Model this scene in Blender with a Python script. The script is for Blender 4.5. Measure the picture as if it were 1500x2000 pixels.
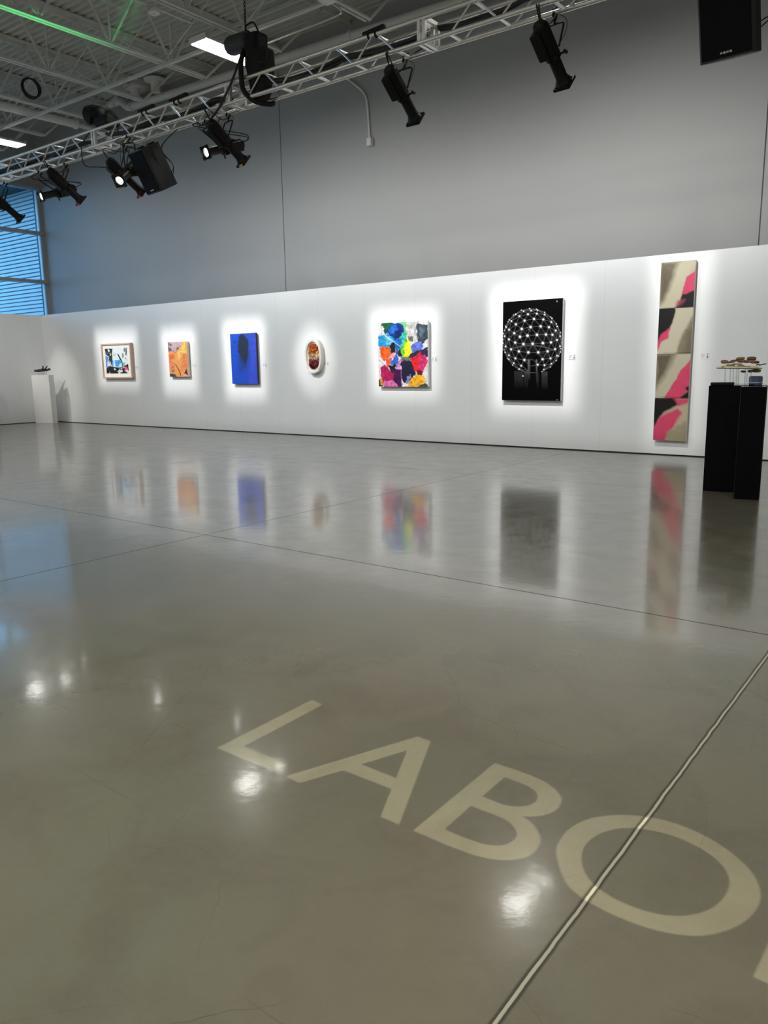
import bpy, bmesh, math, random
import numpy as np
from mathutils import Vector, Matrix
random.seed(7); rng = np.random.default_rng(7)
S = bpy.context.scene; C = S.collection
for o in list(bpy.data.objects): bpy.data.objects.remove(o)

# ------------------------------------------------------------------ camera
F = 1518.66; PITCH, ROLL, YAW = math.radians(10.61617), math.radians(-0.91703), math.radians(-37.49716)
cy, sy, cp, sp = math.cos(YAW), math.sin(YAW), math.cos(PITCH), math.sin(PITCH)
FW = Vector((sy*cp, cy*cp, -sp)); _rt = Vector((cy, -sy, 0)); _up = _rt.cross(FW)
RT = math.cos(ROLL)*_rt + math.sin(ROLL)*_up; UP = -math.sin(ROLL)*_rt + math.cos(ROLL)*_up
EYE = Vector((0, 0, 1.43))
cam = bpy.data.cameras.new('camera'); co = bpy.data.objects.new('camera', cam); C.objects.link(co)
cam.sensor_fit = 'HORIZONTAL'; cam.sensor_width = 36; cam.lens = 36*F/1500; cam.clip_end = 200
m = Matrix((( RT.x, UP.x, -FW.x, EYE.x), (RT.y, UP.y, -FW.y, EYE.y), (RT.z, UP.z, -FW.z, EYE.z), (0, 0, 0, 1)))
co.matrix_world = m; S.camera = co
def ray(px, py): return (px-750)/F*RT - (py-1000)/F*UP + FW
def on(px, py, ax, v):                       # where the sight line of a photo pixel meets the plane axis = v
    d = ray(px, py); return EYE + d*((v-EYE[ax])/d[ax])

# ------------------------------------------------------------------ world, exposure, light levels
S.view_settings.view_transform = 'Standard'; S.view_settings.look = 'None'
S.view_settings.exposure = 0.0; S.view_settings.gamma = 1.0; S.view_settings.use_curve_mapping = False
S.cycles.use_denoising = True
S.cycles.sample_clamp_indirect = 6.0
w = bpy.data.worlds.new('dusk_sky'); S.world = w; w.use_nodes = True
bg = w.node_tree.nodes['Background']; bg.inputs[0].default_value = (0.20, 0.58, 1.0, 1); bg.inputs[1].default_value = 3.6
HOUSE_FILL = 265.0          # watts of each fill light added under the unseen ceiling fixtures
TUBE = 27.0            # radiance of the fluorescent diffusers
POOL = 1050.0          # picture lights
GOBO = 2400.0
WALL_FILL = 185.0          # fill beams added at the picture lamps to brighten the walls

# ------------------------------------------------------------------ helpers
D = 12.25; GW = 13.3; PX = -21.6; WX = -22.9; DECK = 8.3
def srgb(r, g, b):
    return tuple(((c/255)/12.92 if c/255 <= .04045 else ((c/255+.055)/1.055)**2.4) for c in (r, g, b))
def new_mat(name):
    m = bpy.data.materials.new(name); m.use_nodes = True
    return m, m.node_tree, m.node_tree.nodes['Principled BSDF']
def mat(name, col, rough=.5, metal=0, var=.12, scale=6, bump=0, spec=.5, emis=None, coat=0):
    m, t, b = new_mat(name); N, L = t.nodes, t.links
    tc = N.new('ShaderNodeTexCoord'); nz = N.new('ShaderNodeTexNoise'); nz.inputs['Scale'].default_value = scale; nz.inputs['Detail'].default_value = 4
    L.new(tc.outputs['Object'], nz.inputs['Vector'])
    mx = N.new('ShaderNodeMix'); mx.data_type = 'RGBA'
    mx.inputs[6].default_value = (*[c*(1-var) for c in col], 1); mx.inputs[7].default_value = (*[min(1, c*(1+var)) for c in col], 1)
    L.new(nz.outputs['Fac'], mx.inputs[0]); L.new(mx.outputs[2], b.inputs['Base Color'])
    b.inputs['Roughness'].default_value = rough; b.inputs['Metallic'].default_value = metal; b.inputs['Specular IOR Level'].default_value = spec
    b.inputs['Coat Weight'].default_value = coat
    if emis: b.inputs['Emission Color'].default_value = (*emis[0], 1); b.inputs['Emission Strength'].default_value = emis[1]
    if bump:
        bp = N.new('ShaderNodeBump'); bp.inputs['Strength'].default_value = bump; bp.inputs['Distance'].default_value = .01
        L.new(nz.outputs['Fac'], bp.inputs['Height']); L.new(bp.outputs['Normal'], b.inputs['Normal'])
    return m
class MB:
    def __init__(s): s.b = bmesh.new()
    def box(s, c, d, R=None, bev=0):
        R = R or Matrix.Identity(3); v = []
        for i in (-.5, .5):
            for j in (-.5, .5):
                for k in (-.5, .5): v.append(s.b.verts.new(Vector(c)+R@Vector((i*d[0], j*d[1], k*d[2]))))
        fs = [s.b.faces.new([v[i] for i in q]) for q in ((0,1,3,2),(4,6,7,5),(0,4,5,1),(2,3,7,6),(0,2,6,4),(1,5,7,3))]
        if bev:
            es = {e for f in fs for e in f.edges}
            bmesh.ops.bevel(s.b, geom=list(es), offset=bev, segments=2, affect='EDGES', profile=.5)
        return s
    def span(s, lo, hi, bev=0):
        lo, hi = Vector(lo), Vector(hi); return s.box((lo+hi)/2, hi-lo, None, bev)
    def lathe(s, prof, o, axis, n=20, cap=True, up=None):   # prof: [(dist along axis, radius)]
        a = Vector(axis).normalized(); u = a.orthogonal().normalized() if up is None else (Vector(up)-a*a.dot(Vector(up))).normalized(); w = a.cross(u)
        rings = []
        for d, r in prof:
            rings.append([s.b.verts.new(Vector(o)+a*d+(u*math.cos(2*math.pi*i/n)+w*math.sin(2*math.pi*i/n))*r) for i in range(n)])
        for p, q in zip(rings, rings[1:]):
            for i in range(n): s.b.faces.new((p[i], p[(i+1) % n], q[(i+1) % n], q[i]))
        if cap: s.b.faces.new(rings[0][::-1]); s.b.faces.new(rings[-1])
        return s
    def cyl(s, p, q, r, n=12, r2=None):
        p, q = Vector(p), Vector(q); l = (q-p).length
        return s.lathe([(0, r), (l, r if r2 is None else r2)], p, q-p, n)
    def tube(s, pts, r, n=8, closed=False):
        pts = [Vector(p) for p in pts]; rings = []; u = None; k = len(pts)
        for i, p in enumerate(pts):
            a = (pts[(i+1) % k]-pts[i-1]) if closed else (pts[min(i+1, k-1)]-pts[max(i-1, 0)])
            a.normalize(); u = a.orthogonal().normalized() if u is None else (u-a*a.dot(u)).normalized(); w = a.cross(u)
            rr = r[i] if isinstance(r, (list, tuple)) else r
            rings.append([s.b.verts.new(p+(u*math.cos(2*math.pi*j/n)+w*math.sin(2*math.pi*j/n))*rr) for j in range(n)])
        for p, q in (zip(rings, rings[1:]+rings[:1]) if closed else zip(rings, rings[1:])):
            for i in range(n): s.b.faces.new((p[i], p[(i+1) % n], q[(i+1) % n], q[i]))
        if not closed: s.b.faces.new(rings[0][::-1]); s.b.faces.new(rings[-1])
        return s
    def prism(s, poly, h, M):                              # poly in local xy, extruded along local z 0..h
        a = [s.b.verts.new(M@Vector((x, y, 0))) for x, y in poly]; b = [s.b.verts.new(M@Vector((x, y, h))) for x, y in poly]; n = len(poly)
        s.b.faces.new(a[::-1]); s.b.faces.new(b)
        for i in range(n): s.b.faces.new((a[i], a[(i+1) % n], b[(i+1) % n], b[i]))
        return s
    def build(s, name, m, parent=None, smooth=False):
        bmesh.ops.recalc_face_normals(s.b, faces=s.b.faces)
        me = bpy.data.meshes.new(name); s.b.to_mesh(me); s.b.free(); me.materials.append(m)
        return link(name, me, parent, smooth)
def link(name, me, parent=None, smooth=False):
    if smooth:
        for p in me.polygons: p.use_smooth = True
        if hasattr(me, 'set_sharp_from_angle'): me.set_sharp_from_angle(angle=math.radians(40))
    o = bpy.data.objects.new(name, me); C.objects.link(o)
    if parent:
        o.parent = parent; o.matrix_parent_inverse = Matrix.Translation(-parent.location) if parent.type == 'EMPTY' and not parent.parent else Matrix.Identity(4)
    return o
def tag(o, label, cat, group=None):
    o['label'] = label; o['category'] = cat
    if group: o['group'] = group
    return o
def thing(name, label, cat, loc, group=None):              # Empty at the base; its parts are given in world coordinates
    o = bpy.data.objects.new(name, None); C.objects.link(o); o.location = loc; o.empty_display_size = .1
    return tag(o, label, cat, group)
def struct(o): o['kind'] = 'structure'; return o
def sag(p, q, drop, n=12, wob=0):
    p, q = Vector(p), Vector(q); out = []
    for i in range(n+1):
        t = i/n; v = p.lerp(q, t); v.z -= drop*4*t*(1-t)
        if wob and 0 < i < n: v += Vector((random.uniform(-wob, wob), random.uniform(-wob, wob), random.uniform(-wob, wob)))
        out.append(v)
    return out
def spline(pts, n=8):                                      # Catmull-Rom
    pts = [Vector(p) for p in pts]; P = [pts[0]]+pts+[pts[-1]]; out = []
    for i in range(1, len(P)-2):
        a, b, c, d = P[i-1:i+3]
        for j in range(n):
            t = j/n; out.append(.5*((2*b)+(c-a)*t+(2*a-5*b+4*c-d)*t*t+(3*b-3*c+d-a)*t**3))
    return out+[pts[-1]]

# ------------------------------------------------------------------ materials
black = mat('black_metal', (.004, .004, .0045), .5, var=.3, scale=20, spec=.22)
blackcloth = mat('black_cloth', (.006, .006, .006), .9, var=.4, scale=30, bump=.3)
rubber = mat('black_rubber', (.008, .008, .008), .6, var=.3)
alu = mat('aluminium', (.74, .74, .72), .40, 1, var=.12, scale=40)
steelgrey = mat('grey_paint_steel', (.62, .63, .595), .6, var=.1, scale=5)
pipewhite = mat('grey_white_pipe', (.76, .76, .73), .5, var=.06)
galv = mat('galvanised_conduit', (.5, .5, .48), .4, .6, var=.1)
white = mat('white_enamel', (.75, .75, .72), .4, var=.04)
whitepaint = mat('white_plinth_paint', (.74, .74, .73), .55, var=.03)
glossblack = mat('gloss_black_laminate', (.002, .002, .003), .10, var=.3, spec=.10)
tube_m = mat('lit_diffuser', (.9, .9, .85), .5, emis=((1, .99, .94), TUBE))
lens_m = mat('lit_lens', (.9, .9, .9), .2, emis=((1, .99, .98), 22))
leak_m = mat('added_leak_glow', (.8, .8, .8), .4, emis=((1, .98, .95), 2.2))
chrome = mat('bright_steel', (.7, .7, .7), .2, 1, var=.05)
redgel = mat('red_gel', (.75, .02, .08), .4); amber = mat('amber_tape', (.55, .42, .08), .5)
greylogo = mat('grey_badge', (.35, .35, .35), .5)

# floor: polished concrete with saw cuts, cracks and stains
def floor_mat():
    m, t, b = new_mat('polished_concrete'); N, L = t.nodes, t.links
    def math_(op, a, b_=None, c=None):
        n = N.new('ShaderNodeMath'); n.operation = op
        for i, v in enumerate((a, b_, c)):
            if v is None: continue
            if isinstance(v, (int, float)): n.inputs[i].default_value = v
            else: L.new(v, n.inputs[i])
        return n.outputs[0]
    def noise(scale, det=4, vec=None, dist=0, rough=.55):
        n = N.new('ShaderNodeTexNoise'); n.inputs['Scale'].default_value = scale; n.inputs['Detail'].default_value = det; n.inputs['Distortion'].default_value = dist; n.inputs['Roughness'].default_value = rough
        L.new(vec or tc.outputs['Object'], n.inputs['Vector']); return n
    def ramp(v, lo, hi):
        n = N.new('ShaderNodeMapRange'); n.inputs[1].default_value = lo; n.inputs[2].default_value = hi; L.new(v, n.inputs[0]); return n.outputs[0]
    def mix(f, a, b_):
        n = N.new('ShaderNodeMix'); n.data_type = 'RGBA'
        if isinstance(f, (int, float)): n.inputs[0].default_value = f
        else: L.new(f, n.inputs[0])
        for i, v in ((6, a), (7, b_)):
            if isinstance(v, tuple): n.inputs[i].default_value = (*v, 1)
            else: L.new(v, n.inputs[i])
        return n.outputs[2]
    tc = N.new('ShaderNodeTexCoord'); sx = N.new('ShaderNodeSeparateXYZ'); L.new(tc.outputs['Object'], sx.inputs[0])
    big = noise(.55, 5, dist=.6); mid = noise(2.6, 6, dist=.8); fine = noise(28, 5); spk = noise(160, 2)
    col = mix(ramp(big.outputs['Fac'], .35, .68), FLOOR_A, FLOOR_B)
    col = mix(math_('MULTIPLY', ramp(mid.outputs['Fac'], .44, .7), .6), col, FLOOR_C)
    col = mix(math_('MULTIPLY', ramp(fine.outputs['Fac'], .35, .8), .28), col, FLOOR_D)
    col = mix(math_('MULTIPLY', ramp(spk.outputs['Fac'], .62, .8), .35), col, (.18, .17, .14))
    # hairline cracks
    wob = noise(1.3, 4); vm = N.new('ShaderNodeMix'); vm.data_type = 'VECTOR'; vm.inputs[0].default_value = .22
    L.new(tc.outputs['Object'], vm.inputs[4]); L.new(wob.outputs['Color'], vm.inputs[5])
    vo = N.new('ShaderNodeTexVoronoi'); vo.feature = 'DISTANCE_TO_EDGE'; vo.inputs['Scale'].default_value = 1.15; L.new(vm.outputs[1], vo.inputs['Vector'])
    crack = ramp(vo.outputs['Distance'], .0016, .0006)
    vo2 = N.new('ShaderNodeTexVoronoi'); vo2.feature = 'DISTANCE_TO_EDGE'; vo2.inputs['Scale'].default_value = 2.7; L.new(vm.outputs[1], vo2.inputs['Vector'])
    patch2 = ramp(noise(1.3, 2, dist=.5).outputs['Fac'], .52, .6)
    col = mix(math_('MULTIPLY', math_('MULTIPLY', ramp(vo2.outputs['Distance'], .003, .001), patch2), .3), col, (.04, .035, .027))
    patch = ramp(noise(.9, 2).outputs['Fac'], .45, .62)
    col = mix(math_('MULTIPLY', math_('MULTIPLY', crack, patch), .4), col, (.035, .03, .024))
    # long scuffs: noise stretched along diagonals
    for ang, lo in ((.6, .69), (2.2, .72)):
        mp = N.new('ShaderNodeMapping'); mp.inputs['Rotation'].default_value = (0, 0, ang); mp.inputs['Scale'].default_value = (.7, 26, 1); L.new(tc.outputs['Object'], mp.inputs['Vector'])
        sc = noise(1.1, 3, mp.outputs[0]); col = mix(math_('MULTIPLY', ramp(sc.outputs['Fac'], lo, lo+.05), .3), col, (.05, .045, .033))
    # saw-cut joints
    wj = math_('MULTIPLY', math_('SUBTRACT', noise(7, 3).outputs['Fac'], .5), .010)
    def line(axis, pos, half):
        d = math_('ABSOLUTE', math_('ADD', math_('SUBTRACT', sx.outputs[axis], pos), wj)); return ramp(d, half, half*.6)
    jm = None
    for axis, pos in ((0, -5.315), (0, -9.9), (0, -14.5), (0, -19.1), (0, 3.87), (1, 4.343), (1, 8.9), (1, -.24), (1, -4.8)):
        l_ = line(axis, pos, .0085); jm = l_ if jm is None else math_('MAXIMUM', jm, l_)
        col = mix(math_('MULTIPLY', l_, .85), col, (.022, .02, .016))
    l_ = line(0, -.7205, .015); jm = math_('MAXIMUM', jm, l_)
    col = mix(math_('MULTIPLY', l_, .8), col, (.03, .027, .02))
    col = mix(math_('MULTIPLY', line(0, -.7205, .0054), .95), col, (.27, .255, .195))
    L.new(math_('SUBTRACT', .5, math_('MULTIPLY', jm, .45)), b.inputs['Specular IOR Level'])
    L.new(col, b.inputs['Base Color'])
    rn = noise(3.2, 6, dist=1.0)
    rg = N.new('ShaderNodeMapRange'); rg.inputs[1].default_value = .3; rg.inputs[2].default_value = .75; rg.inputs[3].default_value = FLOOR_R[0]; rg.inputs[4].default_value = FLOOR_R[1]
    L.new(rn.outputs['Fac'], rg.inputs[0]); L.new(rg.outputs[0], b.inputs['Roughness'])
    b.inputs['IOR'].default_value = 1.5; b.inputs['Coat IOR'].default_value = 1.5; b.inputs['Coat Roughness'].default_value = .075
    L.new(math_('SUBTRACT', .48, math_('MULTIPLY', jm, .45)), b.inputs['Coat Weight'])
    wv = noise(9, 5); bp = N.new('ShaderNodeBump'); bp.inputs['Strength'].default_value = .022; bp.inputs['Distance'].default_value = .02
    L.new(wv.outputs['Fac'], bp.inputs['Height']); L.new(bp.outputs['Normal'], b.inputs['Normal']); L.new(bp.outputs['Normal'], b.inputs['Coat Normal'])
    return m
FLOOR_A, FLOOR_B, FLOOR_C, FLOOR_D = (.120, .106, .073), (.094, .097, .069), (.080, .069, .048), (.128, .117, .087)
FLOOR_R = (.16, .26)
# display wall: white panels with hairline seams
def panel_mat():
    m, t, b = new_mat('white_display_panel'); N, L = t.nodes, t.links
    tc = N.new('ShaderNodeTexCoord'); sx = N.new('ShaderNodeSeparateXYZ'); L.new(tc.outputs['Object'], sx.inputs[0])
    ad = N.new('ShaderNodeMath'); ad.operation = 'ADD'; L.new(sx.outputs[0], ad.inputs[0]); L.new(sx.outputs[1], ad.inputs[1])
    fr = N.new('ShaderNodeMath'); fr.operation = 'PINGPONG'; fr.inputs[1].default_value = .61; L.new(ad.outputs[0], fr.inputs[0])
    rp = N.new('ShaderNodeMapRange'); rp.inputs[1].default_value = .006; rp.inputs[2].default_value = .001; L.new(fr.outputs[0], rp.inputs[0])
    nz = N.new('ShaderNodeTexNoise'); nz.inputs['Scale'].default_value = 1.2; nz.inputs['Detail'].default_value = 5; L.new(tc.outputs['Object'], nz.inputs['Vector'])
    a = N.new('ShaderNodeMix'); a.data_type = 'RGBA'; a.inputs[6].default_value = (.73, .74, .74, 1); a.inputs[7].default_value = (.79, .80, .80, 1); L.new(nz.outputs['Fac'], a.inputs[0])
    c = N.new('ShaderNodeMix'); c.data_type = 'RGBA'; c.inputs[7].default_value = (.5, .5, .5, 1); L.new(a.outputs[2], c.inputs[6])
    ml = N.new('ShaderNodeMath'); ml.operation = 'MULTIPLY'; ml.inputs[1].default_value = .35; L.new(rp.outputs[0], ml.inputs[0]); L.new(ml.outputs[0], c.inputs[0])
    L.new(c.outputs[2], b.inputs['Base Color']); b.inputs['Roughness'].default_value = .45
    return m
panelm = panel_mat()
greywall = mat('grey_wall_paint', (.40, .405, .40), .55, var=.05, scale=.6)
deckm = mat('grey_deck_paint', (.54, .55, .51), .6, var=.08, scale=2)
siding = mat('pale_metal_siding', (.58, .60, .62), .45, var=.05)
mull = mat('grey_mullion', (.40, .42, .42), .45, var=.05)
darkframe = mat('dark_gasket', (.02, .025, .035), .5)
def glass_mat(name, tint, gl=.06, rough=.0):
    m, t, b = new_mat(name); N, L = t.nodes, t.links; N.remove(b)
    tr = N.new('ShaderNodeBsdfTransparent'); tr.inputs[0].default_value = (*tint, 1)
    g = N.new('ShaderNodeBsdfGlossy'); g.inputs['Roughness'].default_value = rough
    fr = N.new('ShaderNodeFresnel'); fr.inputs[0].default_value = 1.45; nz = N.new('ShaderNodeTexNoise')
    mx = N.new('ShaderNodeMixShader'); L.new(fr.outputs[0], mx.inputs[0]); L.new(tr.outputs[0], mx.inputs[1]); L.new(g.outputs[0], mx.inputs[2])
    L.new(mx.outputs[0], N['Material Output'].inputs[0]); return m
glass = glass_mat('window_glass', (.93, .97, 1)); acrylic = glass_mat('clear_acrylic', (.88, .90, .92), rough=.02)

# ------------------------------------------------------------------ setting
struct(MB().span((-23.1, -10, -.15), (6, 13.4, 0)).build('floor', floor_mat()))
struct(MB().span((-23.1, GW, 0), (6, GW+.2, 8.6)).build('wall_far', greywall))
for px_, y0 in ((545, 200), (1499, 225)):
    p = on(px_, y0, 1, GW)
    g = MB().span((p.x-.008, GW-.004, 0), (p.x+.008, GW+.01, 8.3)); struct(g.build('trim_1' if px_ < 700 else 'trim_2', mat('dark_grey_sealant', (.12, .12, .12), .7) if px_ < 700 else darkframe))
struct(MB().span((6, -10, 0), (6.2, 13.5, 8.6)).build('wall_right', greywall))
struct(MB().span((-23.1, -10.2, 0), (6.2, -10, 8.6)).build('wall_near', greywall))
wl = MB(); wl.span((WX-.2, -10, 0), (WX, 3.9, 8.6)); wl.span((WX-.2, 3.9, 0), (WX, 13.5, .9)); wl.span((WX-.2, 3.9, 6.8), (WX, 13.5, 8.6)); wl.span((WX-.2, 13.27, .9), (WX, 13.5, 6.8))
struct(wl.build('wall_left', greywall))
wd = MB(); wd.span((WX-.16, 3.9, .9), (WX+.04, 13.27, .98)); wd.span((WX-.16, 3.9, 6.72), (WX+.04, 13.27, 6.8))
for z in (2.69, 4.09, 5.49): wd.span((WX-.14, 3.9, z-.045), (WX+.06, 13.27, z+.045))
for y in (3.94, 5.6, 7.4, 9.2, 11.0): wd.span((WX-.14, y-.035, .9), (WX+.04, y+.035, 6.8))
win = struct(wd.build('window_1', mull))
MB().span((WX-.18, 13.20, .98), (WX-.07, 13.275, 6.72)).build('jamb', siding, win)
MB().span((WX-.225, 13.19, .98), (WX-.18, 13.275, 6.72)).build('gasket', darkframe, win)
MB().span((WX-.07, 13.20, .98), (WX-.01, 13.275, 6.72)).build('inner_jamb', greywall, win)
MB().span((WX-.06, 3.95, .95), (WX-.05, 13.25, 6.75)).build('glass_pane', glass, win)
# corrugated deck
def corrugated(name, m, x0, x1, y0, y1, z, per, h):
    b = MB(); n = int((y1-y0)/per); prof = []
    for i in range(n):
        y = y0+i*per; prof += [(y, z), (y+per*.40, z), (y+per*.55, z+h), (y+per*.85, z+h)]
    A = [b.b.verts.new((x0, y, zz)) for y, zz in prof]; B = [b.b.verts.new((x1, y, zz)) for y, zz in prof]
    for i in range(len(prof)-1): b.b.faces.new((A[i], A[i+1], B[i+1], B[i]))
    return b.build(name, m)
struct(corrugated('ceiling', deckm, -23.1, 6.2, -10.2, 13.5, DECK, .165, .045))
struct(MB().span((-23.1, -10.2, 8.55), (6.2, 13.5, 8.7)).build('ceiling_1', deckm))
# display walls, standing a finger's breadth off the slab
struct(MB().span((PX-.1, D, .016), (5.9, D+.1, 3.01)).build('wall_display', panelm))
struct(MB().span((PX-.1, 4.0, .016), (PX, D, 3.01)).build('wall_display_left', panelm))
struct(MB().span((PX-.06, D+.04, 0), (5.9, D+.09, .02)).build('trim_3', darkframe))
struct(MB().span((PX-.09, 4.0, 0), (PX-.04, D, .02)).build('trim_4', darkframe))
# outside: ribbed metal cladding of the next block and its soffit
b = MB(); prof = []; z = 0
while z < 6.84: prof += [(z, .0), (z+.003, -.022), (z+.046, -.016), (z+.050, -.006), (z+.092, -.002), (z+.095, .07), (z+.114, .07)]; z += .117
A = [b.b.verts.new((-34, GW+.02+y, z)) for z, y in prof]; B = [b.b.verts.new((WX-.2, GW+.02+y, z)) for z, y in prof]
for i in range(len(prof)-1): b.b.faces.new((A[i], A[i+1], B[i+1], B[i]))
struct(b.build('wall_outside', siding))
struct(MB().span((-60, -30, -.3), (WX-.2, 40, -.1)).build('added_ground_outside', mat('dark_added_ground', (.03, .03, .03), .9)))  # unseen dark ground, added to keep sky light from below off the cladding
struct(MB().span((-34, 12.3, 6.84), (WX-.2, 13.5, 7.1)).build('ceiling_outside', mat('dark_soffit', (.03, .05, .06), .6)))

# ------------------------------------------------------------------ ceiling structure
JX = [-20.9, -18.88, -16.89, -14.93, -12.9, -10.83, -8.76, -6.7, -4.65, -2.6, -.6, 1.45, 3.5]
JL = ['grey open-web ceiling joist nearest the window wall, first from the left', 'grey ceiling joist just right of the left tube light', 'grey ceiling joist with the black cable coil hung on it',
      'grey ceiling joist between the cable coil joist and the green-lit joist', 'ceiling joist partly lit green by a coloured lamp', 'grey ceiling joist above the long bright light fixture, beside the smoke detector',
      'grey ceiling joist whose end shows right of the chain hoist', 'grey joist above the truss between hoist and right hand lamps', 'grey joist over the middle of the tall wall', 'grey joist right of the tall wall seam, out of the photo', 'grey joist above the camera, second from the right wall', 'grey joist above the camera, nearest the right wall', 'grey joist nearest the right hand wall']
def make_joist(x, label):
    t = thing('ceiling_joist', label, 'joist', (x, 2, 7.08), 'open-web joists under the deck')
    for s in (-1, 1):
        MB().span((x+s*.042-.032, -9.5, 7.08), (x+s*.042+.032, 11.2, 7.088)).span((x+s*.012-.004, -9.5, 7.08), (x+s*.012+.004, 11.2, 7.15)).build('bottom_chord', steelgrey, t)
    MB().span((x-.085, -9.9, 8.262), (x+.085, 13.28, 8.292)).span((x-.012, -9.9, 8.17), (x+.012, 13.28, 8.262)).build('top_chord', steelgrey, t)
    y = 7.75; ys = [7.75+1.33*k for k in range(-13, 3)]
    for i, y in enumerate(ys):
        for s in (-1, 1):
            MB().box((x, y+s*.34, 7.67), (.035, .035, 1.29), Matrix.Rotation(-s*.53, 3, 'X')).build('web', steelgrey, t)
        MB().span((x-.012, y-.012, 7.1), (x+.012, y+.012, 8.2)).build('vertical', steelgrey, t)
    MB().box((x, 11.85, 7.67), (.04, .04, 1.7), Matrix.Rotation(-.83, 3, 'X')).build('end_web', steelgrey, t)
    return t
for x, l in zip(JX, JL): make_joist(x, l)
br = MB(); br.span((-22.8, 10.17, 7.03), (-2, 10.23, 7.038)).span((-22.8, 10.17, 7.038), (-2, 10.178, 7.08)); tag(br.build('bridging_bar', steelgrey), 'thin grey bridging bar crossing under the joists beside the long light', 'bar')
br = MB(); br.span((-22.8, 11.9, 8.20), (-2, 11.96, 8.21)).span((-22.8, 11.9, 8.21), (-2, 11.908, 8.26)); tag(br.build('bridging_bar', steelgrey), 'grey bridging bar high under the deck near the far wall', 'bar')
for i, (a, b_) in enumerate(zip(JX[:6], JX[1:7])):
    for s in (0, 1):
        yb = 10.16+.08*s; p = (a, yb, 7.15 if s else 8.2); q = (b_, yb, 8.2 if s else 7.15)
        o = MB().cyl(p, q, .014, 6).build('cross_brace', steelgrey)
        nm = ['the window and the left tube light', 'the left tube light and the cable coil', 'the cable coil joist and the next', 'the green-lit joist and its left neighbour', 'the green-lit joist and the long light', 'the long light and the hoist'][i]
        tag(o, 'thin grey rod rising to the %s between %s' % ('right' if s else 'left', nm), 'brace', 'cross bracing rods between joists')
# drain pipes
def pipe(name, pts, r, label, collars=()):
    t = thing(name, label, 'pipe', pts[0])
    MB().tube(pts, r, 16).build('pipe_run', pipewhite, t, True)
    for p, d in collars: MB().cyl(Vector(p)-Vector(d)*.03, Vector(p)+Vector(d)*.03, r*1.22, 16).build('coupling', pipewhite, t, True)
    return t
X = Vector((1, 0, 0)); Y = Vector((0, 1, 0)); Z = Vector((0, 0, 1))
e = lambda *p: Vector(p)
pipe('drain_pipe', [e(-18.7, 13.0, 8.185), e(-18.35, 13.0, 8.18)]+spline([e(-18.3, 13.0, 8.18), e(-18.18, 13.0, 8.14), e(-17.98, 13.0, 7.99), e(-17.86, 13.0, 7.95)], 5)+[e(-13.3, 13.0, 7.87), e(-9.75, 13.0, 7.81), e(2, 13.0, 7.62)], .088,
     'fat pale drain pipe running along the far wall above the truss', [(e(-18.45, 13, 8.18), X), (e(-17.75, 13, 7.948), X), (e(-13.2, 13, 7.868), X), (e(-10.6, 13, 7.824), X)])
pipe('drain_pipe', [e(-17.95, 2, 7.2), e(-17.8, 11.45, 7.2)], .09, 'fat pale pipe coming towards the camera under the left joists', [(e(-17.8, 11.4, 7.2), Y), (e(-17.86, 8, 7.2), Y)])
pipe('drain_pipe', [e(-17.8, 11.5, 7.19), e(-17.72, 13.25, 7.12)], .045, 'thinner pipe end behind the black moving-head light', [(e(-17.79, 11.6, 7.19), Y)])
for i, (x, l) in enumerate(((-17.25, 'left one of two stub roof drains above the far pipe'), (-16.45, 'right one of two stub roof drains above the far pipe'))):
    t = thing('roof_drain', l, 'roof drain', (x, 12.7, 7.85), 'roof drain stubs')
    MB().cyl((x, 12.75, 7.95), (x, 12.75, 8.25), .11, 18).build('stub_pipe', pipewhite, t, True)
    MB().lathe([(0, .12), (.0, .26), (.03, .27), (.05, .22)], (x, 12.75, 8.20), (0, 0, 1), 20).build('flange', pipewhite, t, True)
# conduits
def conduit(name, pts, r, label, cat='conduit', m=galv):
    return tag(MB().tube(pts, r, 8).build(name, m, None, True), label, cat)
conduit('conduit', [e(-10.45, 10.0, 6.98), e(-8.75, 10.05, 6.98)], .018, 'straight metal conduit from the hoist to the square box at the top edge')
conduit('conduit', spline([e(-10.5, 10.58, 6.98), e(-8.95, 10.54, 6.98), e(-8.72, 10.45, 6.98), e(-8.66, 10.25, 6.98), e(-8.66, 10.1, 6.98)], 6), .018, 'metal conduit with a rounded bend right of the chain hoist')
bx = MB().box((-8.62, 10.02, 7.0), (.22, .22, .10), None, .01).build('junction_box', white); tag(bx, 'square pale junction box under a joist at the top edge', 'junction box')
conduit('conduit', [e(-10.95, 4, 7.02), e(-10.95, 9.3, 7.02)], .018, 'metal conduit carrying the round smoke detector')
sm = thing('smoke_detector', 'round white smoke detector under the ceiling conduit', 'smoke detector', (-10.95, 8.55, 6.95))
MB().lathe([(0, .05), (.03, .075), (.06, .09), (.075, .085), (.08, .05)], (-10.95, 8.55, 7.0), (0, 0, -1), 20).build('housing', white, sm, True)
MB().cyl((-10.95, 8.55, 6.93), (-10.95, 8.55, 6.90), .03, 12).build('sensor_cap', white, sm, True)
wc = [on(q[0], q[1], 1, GW-.03) for q in ((676, 152), (694, 166), (706, 176), (714, 188), (718, 210), (722, 272))]
t = thing('wall_conduit', 'grey conduit dropping down the tall grey wall to a small box', 'conduit', wc[-1])
MB().tube(spline(wc, 5), .022, 8).build('conduit_pipe', pipewhite, t, True); p = on(722.5, 277, 1, GW-.06)
MB().box(p, (.11, .09, .15), None, .01).build('outlet_box', pipewhite, t)
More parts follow.
